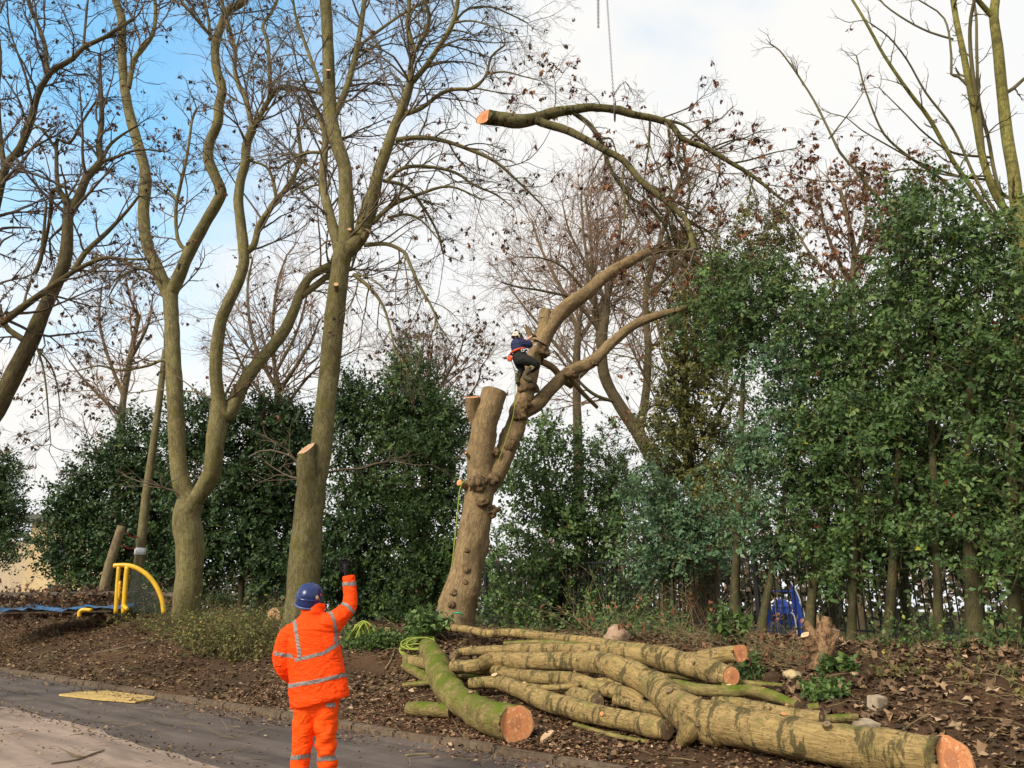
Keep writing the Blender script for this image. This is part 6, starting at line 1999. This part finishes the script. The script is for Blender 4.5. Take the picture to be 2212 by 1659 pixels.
o = litter_obj('leaf_litter', [litter('a', 36000, (-15, 5.5, 7.2, 13.2), (.035, .10), 'litter'), litter('a2', 5000, (-9, 5, 7.4, 12), (.05, .10), 'litter'), litter('b', 38000, (-44, -10, 7.15, 13), (.04, .11), 'litter'), litter('c', 4500, (-40, 5, 6.35, 7.2), (.03, .08), 'litter', zfun=.02), litter('d', 900, (-32, 2, 4.5, 6.5), (.02, .06), 'litter', zfun=.02), litter('d', 800, (-24, 0, 2.0, 4.5), (.02, .06), 'litter', zfun=.05), litter('e', 1500, (-28, 0, 4.25, 4.75), (.02, .06), 'litter', zfun=.045)], 'litter')
tag(o, 'brown dead leaves and mulch covering the bank and gutter', 'leaf litter')
o = litter_obj('wood_chips', [litter('a', 15000, (-14, 2, 7.1, 8.3), (.02, .055), 'chips', wr=(.3, .6)), litter('b', 5000, (-18, 2, 6.4, 7.3), (.015, .045), 'chips', zfun=.02, wr=(.3, .6)), litter('c', 5000, (-18, 2, 8, 10.5), (.02, .05), 'chips', wr=(.3, .6))], 'chips')
tag(o, 'reddish wood chips and sawdust strewn around the logs', 'wood chips')
# broad lobed leaves on the right of the bank
nn = 1900
X, Y, Z = on_bank(nn, -9, 6.5, 8.6, 14.5)
a0 = rng.uniform(0, 6.28, nn)
sz = rng.uniform(.045, .095, nn)
nr = norm(np.stack([rng.normal(0, .4, nn), rng.normal(0, .4, nn) - .25, np.ones(nn)], -1))
u_ = norm(np.cross(nr, np.stack([np.cos(a0), np.sin(a0), 0 * a0], -1)))
v_ = np.cross(nr, u_)
prof = np.array([1.0, .45, .95, .42, .8, .3, .8, .42, .95, .45])
th = np.linspace(0, 2 * np.pi, 10, endpoint=False)
ctr = np.stack([X, Y, Z + .035], -1)
ringv = ctr[:, None] + (u_[:, None] * np.cos(th)[None, :, None] + v_[:, None] * np.sin(th)[None, :, None]) * (prof[None] * sz[:, None])[..., None] + nr[:, None] * (rng.normal(.12, .33, (nn, 10)) * sz[:, None])[..., None]
V = np.concatenate([ctr[:, None], ringv], 1).reshape(-1, 3)
b0 = np.arange(nn)[:, None] * 11
Fq = np.vstack([np.concatenate([b0, b0 + 1 + k, b0 + 1 + (k + 1) % 10], 1) for k in range(10)])
o = link('fallen_leaves', mesh_np('fallen_leaves', V, Fq, rnd=np.repeat(np.clip(rng.normal(.75, .18, nn), 0, 1), 11)), M['litter'])
tag(tag(o, kind='stuff'), 'broad tan maple leaves fallen over the bank by the stump', 'leaves')
# loose twigs
nn = 2600
X, Y, Z = on_bank(nn, -36, 6, 7.2, 14)
X2, Y2, Z2 = on_bank(260, -30, 2, 3.0, 7.0)
X, Y, Z = np.concatenate([X, X2]), np.concatenate([Y, Y2]), np.concatenate([Z, np.maximum(Z2, .03)])
a = rng.uniform(0, 6.28, len(X))
pos = np.stack([X, Y, Z + .03], -1)
seg, _, _ = grow(pos, np.stack([np.cos(a), np.sin(a), rng.normal(.02, .10, len(X))], -1), rng.uniform(.12, .6, len(X)), rng.uniform(.003, .009, len(X)), [dict(K=3, wob=.16, trop=(0, 0, -.01), rmin=.003)])
o = link('loose_twigs', prism_mesh('loose_twigs', *seg), M['twig_tan'])
tag(tag(o, kind='stuff'), 'thin broken twigs scattered over the bank and lane', 'twigs')
def stick(label, pts, r, matn='twig_tan'):
    p3 = [G(x, y, .025) for x, y in pts]
    for q_ in p3:
        q_[2] = max(q_[2], terrain(q_[0], q_[1]) + .02, .05)
    T = Tubes()
    T.add(p3, np.linspace(r, r * .6, len(p3)), 7, .06, .1, cap0=True, cap1=True)
    o = link('stick', T.mesh('stick'), M[matn])
    return tag(o, label, 'stick', 'sticks lying about')
stick('curved stick leaning down the bank below the rope heap', [(833, 1445), (845, 1425), (853, 1402), (857, 1390)], .018)
stick('thin stick lying on the lane beside the curved mossy log', [(876, 1638), (900, 1635), (930, 1634)], .014)
stick('long curved twig on the pale pavement', [(110, 1655), (165, 1647), (195, 1635), (225, 1625)], .010, 'twig_dark')
stick('looped twig on the pale pavement', [(145, 1630), (160, 1640), (190, 1640), (220, 1628)], .008, 'twig_dark')
stick('dark twig lying across the middle of the lane', [(475, 1628), (490, 1626), (512, 1623)], .010, 'twig_dark')
stick('dark rotten branch lying across the brash heap', [(330, 1345), (370, 1327), (400, 1315), (440, 1306)], .05, 'twig_dark')
stick('thin dark branch lying low along the left bank', [(200, 1412), (260, 1400), (320, 1386)], .03, 'twig_dark')
stick('pale bent twig on the right bank above the block', [(1925, 1490), (1930, 1470), (1945, 1455), (1962, 1445)], .010)
stick('pale straight twig on the leaves near the block', [(1970, 1540), (1995, 1550), (2020, 1562)], .009)

# leafy brash, weeds and grass
def brash(name, label, cat, px_list, n, stem, leafm, twigm, lsize, leaves=7, spread=.6, up=.6, kind='stuff', pts=None):
    P0 = []
    poly = np.array(px_list, float)
    x0, y0 = poly.min(0)
    x1, y1 = poly.max(0)
    tries = 0
    if pts is not None:
        P0 = list(pts)
    while pts is None and len(P0) < n and tries < n * 30:
        tries += 1
        x_, y_ = rng.uniform(x0, x1), rng.uniform(y0, y1)
        ins = False
        j = len(poly) - 1
        for i in range(len(poly)):
            if (poly[i, 1] > y_) != (poly[j, 1] > y_) and x_ < (poly[j, 0] - poly[i, 0]) * (y_ - poly[i, 1]) / (poly[j, 1] - poly[i, 1]) + poly[i, 0]:
                ins = not ins
            j = i
        if ins:
            P0.append(G(x_, y_, 0.02))
    P0 = np.array(P0)
    n = len(P0)
    d = np.stack([rng.normal(0, spread, n), rng.normal(0, spread, n), np.abs(rng.normal(up, .3, n))], -1)
    ln = rng.uniform(*stem, n)
    seg, tp, td = grow(P0, d, ln, np.full(n, .006), [dict(K=5, wob=.2, trop=(0, 0, -.05), rmin=.003, m=2, ang=.7, ratio=.6), dict(K=3, wob=.2, trop=(0, 0, -.03), rmin=.0025)])
    rt = empty(name, P0.mean(0), label, cat)
    link('stems', prism_mesh('stems', *seg), M[twigm], rt)
    tag(rt.children[0], kind='stuff')
    tp = tp[rng.random(len(tp)) < leaves / 10]
    k = 3
    pos = np.repeat(tp, k, 0)
    ax = rng.normal(0, 1, (len(pos), 3)) + np.array((0, 0, .1))
    nr = np.array((0, -.35, 1.0)) + rng.normal(0, .45, (len(pos), 3))
    L = rng.uniform(*lsize, len(pos))
    o = link('leaves', leaf_mesh('leaves', pos, ax, nr, L, L * .6, .15), M[leafm], rt)
    tag(o, kind='stuff')
    return rt
brash('brash_heap', 'heap of cut leafy brash along the top of the left bank', 'brash', [(230, 1325), (360, 1305), (450, 1300), (620, 1320), (640, 1345), (600, 1385), (520, 1400), (430, 1395), (330, 1360), (240, 1345)], 1200, (.3, .9), 'brashleaf', 'twig_olive', (.05, .10), 4.2, 1.0, .30)
brash('brushwood', 'dry tan brushwood mixed through the brash heap', 'brushwood', [(230, 1325), (450, 1300), (640, 1325), (560, 1400), (330, 1370)], 330, (.5, 1.3), 'dead', 'twig_tan', (.05, .1), .5, 1.0, .2)
brash('bramble', 'yellowing bramble clump low on the bank left of the worker', 'bramble', [(400, 1370), (480, 1365), (590, 1390), (590, 1420), (500, 1430), (430, 1420)], 420, (.2, .5), 'grass', 'twig_olive', (.05, .10), 7)
brash('undergrowth', 'dark green undergrowth behind the brash heap', 'undergrowth', [(370, 1290), (620, 1290), (640, 1318), (560, 1325), (380, 1300)], 500, (.4, .9), 'holly_left', 'twig_olive', (.07, .13), 8)
brash('weeds', 'bright green weeds around the rope heap', 'weeds', [(745, 1372), (830, 1378), (880, 1390), (870, 1400), (800, 1402), (750, 1400)], 420, (.08, .26), 'weed', 'twig_olive', (.05, .09), 8)
brash('ivy_plant', 'upright leafy green ivy plant left of the topped trunk', 'plant', [(895, 1385), (930, 1375), (945, 1385), (935, 1400), (905, 1402)], 46, (.35, .62), 'weed', 'twig_olive', (.10, .17), 9, .25, 1.0)
brash('weeds', 'low green weeds in front of the concrete block', 'weeds', [(1735, 1482), (1790, 1475), (1825, 1482), (1825, 1500), (1780, 1520), (1740, 1512)], 60, (.05, .11), 'weed', 'twig_olive', (.05, .09), 9)
brash('weeds', 'bright green sprig between holly stem and upper log end', 'weeds', [(1556, 1392), (1590, 1390), (1592, 1400), (1560, 1402)], 18, (.3, .55), 'weed', 'twig_olive', (.08, .14), 9, .25, 1.0)
brash('weeds', 'green leaves at the foot of the hand-shaped stump', 'weeds', [(1775, 1440), (1830, 1440), (1830, 1456), (1780, 1452)], 16, (.08, .18), 'weed', 'twig_olive', (.07, .13), 9)
brash('weeds', 'green weeds behind the two orange log ends', 'weeds', [(1580, 1425), (1640, 1420), (1640, 1470), (1600, 1480)], 50, (.06, .16), 'weed', 'twig_olive', (.05, .10), 8)
brash('weeds', 'sparse olive weeds spread over the right bank', 'weeds', [(1860, 1420), (1990, 1425), (2200, 1440), (2200, 1500), (2050, 1480), (1900, 1470)], 40, (.1, .3), 'grass', 'twig_tan', (.04, .09), 5)
brash('undergrowth', 'low holly seedlings along the foot of the railings', 'undergrowth', [(1900, 1385), (2212, 1395), (2212, 1408), (1900, 1402)], 60, (.2, .5), 'holly', 'twig_olive', (.05, .09), 9)
brash('undergrowth', 'shady undergrowth behind the boulder and log pile', 'undergrowth', [(1060, 1340), (1330, 1345), (1500, 1365), (1500, 1380), (1060, 1360)], 420, (.3, .7), 'holly', 'twig_olive', (.05, .10), 8)
brash('brushwood', 'heap of thin bare brushwood behind the forked log', 'brushwood', [(1440, 1375), (1560, 1370), (1570, 1395), (1440, 1400)], 110, (.5, 1.1), 'dead', 'twig_tan', (.05, .1), 1, 1.0, .25)
brash('brushwood', 'thin bare brushwood lying on the bank before the hand-shaped stump', 'brushwood', [(1610, 1412), (1740, 1405), (1740, 1435), (1620, 1450)], 120, (.4, .9), 'dead', 'twig_tan', (.05, .1), 1, 1.0, .10)
brash('brushwood', 'twiggy branch with rusty leaves sticking up by the boulder', 'brushwood', [(1260, 1380), (1330, 1375), (1340, 1388), (1270, 1392)], 26, (.7, 1.5), 'dead', 'twig_tan', (.08, .15), 1.2, .7, .7)
hp_ = [P(rng.uniform(-30, 335), 1324 - 30 * rng.random() ** 1.3, HY + rng.uniform(-.7, 1.0)) for _ in range(850)]
brash('brushwood', 'dark brushwood piled under and over the boards', 'brushwood', [(0, 0), (1, 1), (2, 0)], 0, (.4, 1.1), 'dead_dark', 'twig_brush', (.10, .2), 2.2, 1.0, .12, pts=hp_)
# low far hedge beyond the playground
nn = 30000
s_ = rng.uniform(-75, 30, nn)
n_ = rng.normal(33, 1.1, nn)
X, Y = xy(s_, n_)
top_ = 3.6 + .7 * np.sin(s_ * .5) + .5 * np.sin(s_ * 1.3 + 1) + .3 * np.sin(s_ * 3.1)
pos = np.stack([X, Y, terrain_np(X, Y) + top_ * rng.random(nn) * (1 + rng.normal(0, .06, nn))], -1)
L = rng.uniform(.22, .48, nn)
o = link('far_hedge', leaf_mesh('far_hedge', pos, rng.normal(0, 1, (nn, 3)), rng.normal(0, .6, (nn, 3)) + np.array((0, -.5, .6)), L, L * .6, .2), leafmat('hedge', [(0.0, (0.035, 0.04, 0.018)), (0.5, (0.075, 0.075, 0.032)), (0.85, (0.13, 0.10, 0.055)), (1.0, (0.20, 0.15, 0.08))], .7, .2))
tag(tag(o, kind='stuff'), 'low brown-green hedge far beyond the railings', 'hedge')
# far wood beyond the field
nn = 130
s_ = rng.uniform(-70, 40, nn)
n_ = rng.uniform(48, 80, nn)
X, Y = xy(s_, n_)
pos = np.stack([X, Y, terrain_np(X, Y) - .1], -1)
d = np.tile(np.array([[0, 0, 1.0]]), (nn, 1)) + rng.normal(0, .05, (nn, 3))
seg, tp, td = grow(pos, d, rng.uniform(5, 9, nn), rng.uniform(.1, .2, nn), [dict(K=7, wob=.05, trop=(0, 0, .03), m=12, ang=.7, ratio=.35, rmin=.02), dict(K=3, wob=.12, trop=(0, 0, .06), m=4, ang=.6, ratio=.5, rmin=.014), dict(K=2, wob=.12, trop=(0, 0, .04), rmin=.013)])
o = link('far_wood', prism_mesh('far_wood', *seg), M['twig_pink'])
tag(tag(o, kind='stuff'), 'distant bare wood beyond the railings', 'wood')
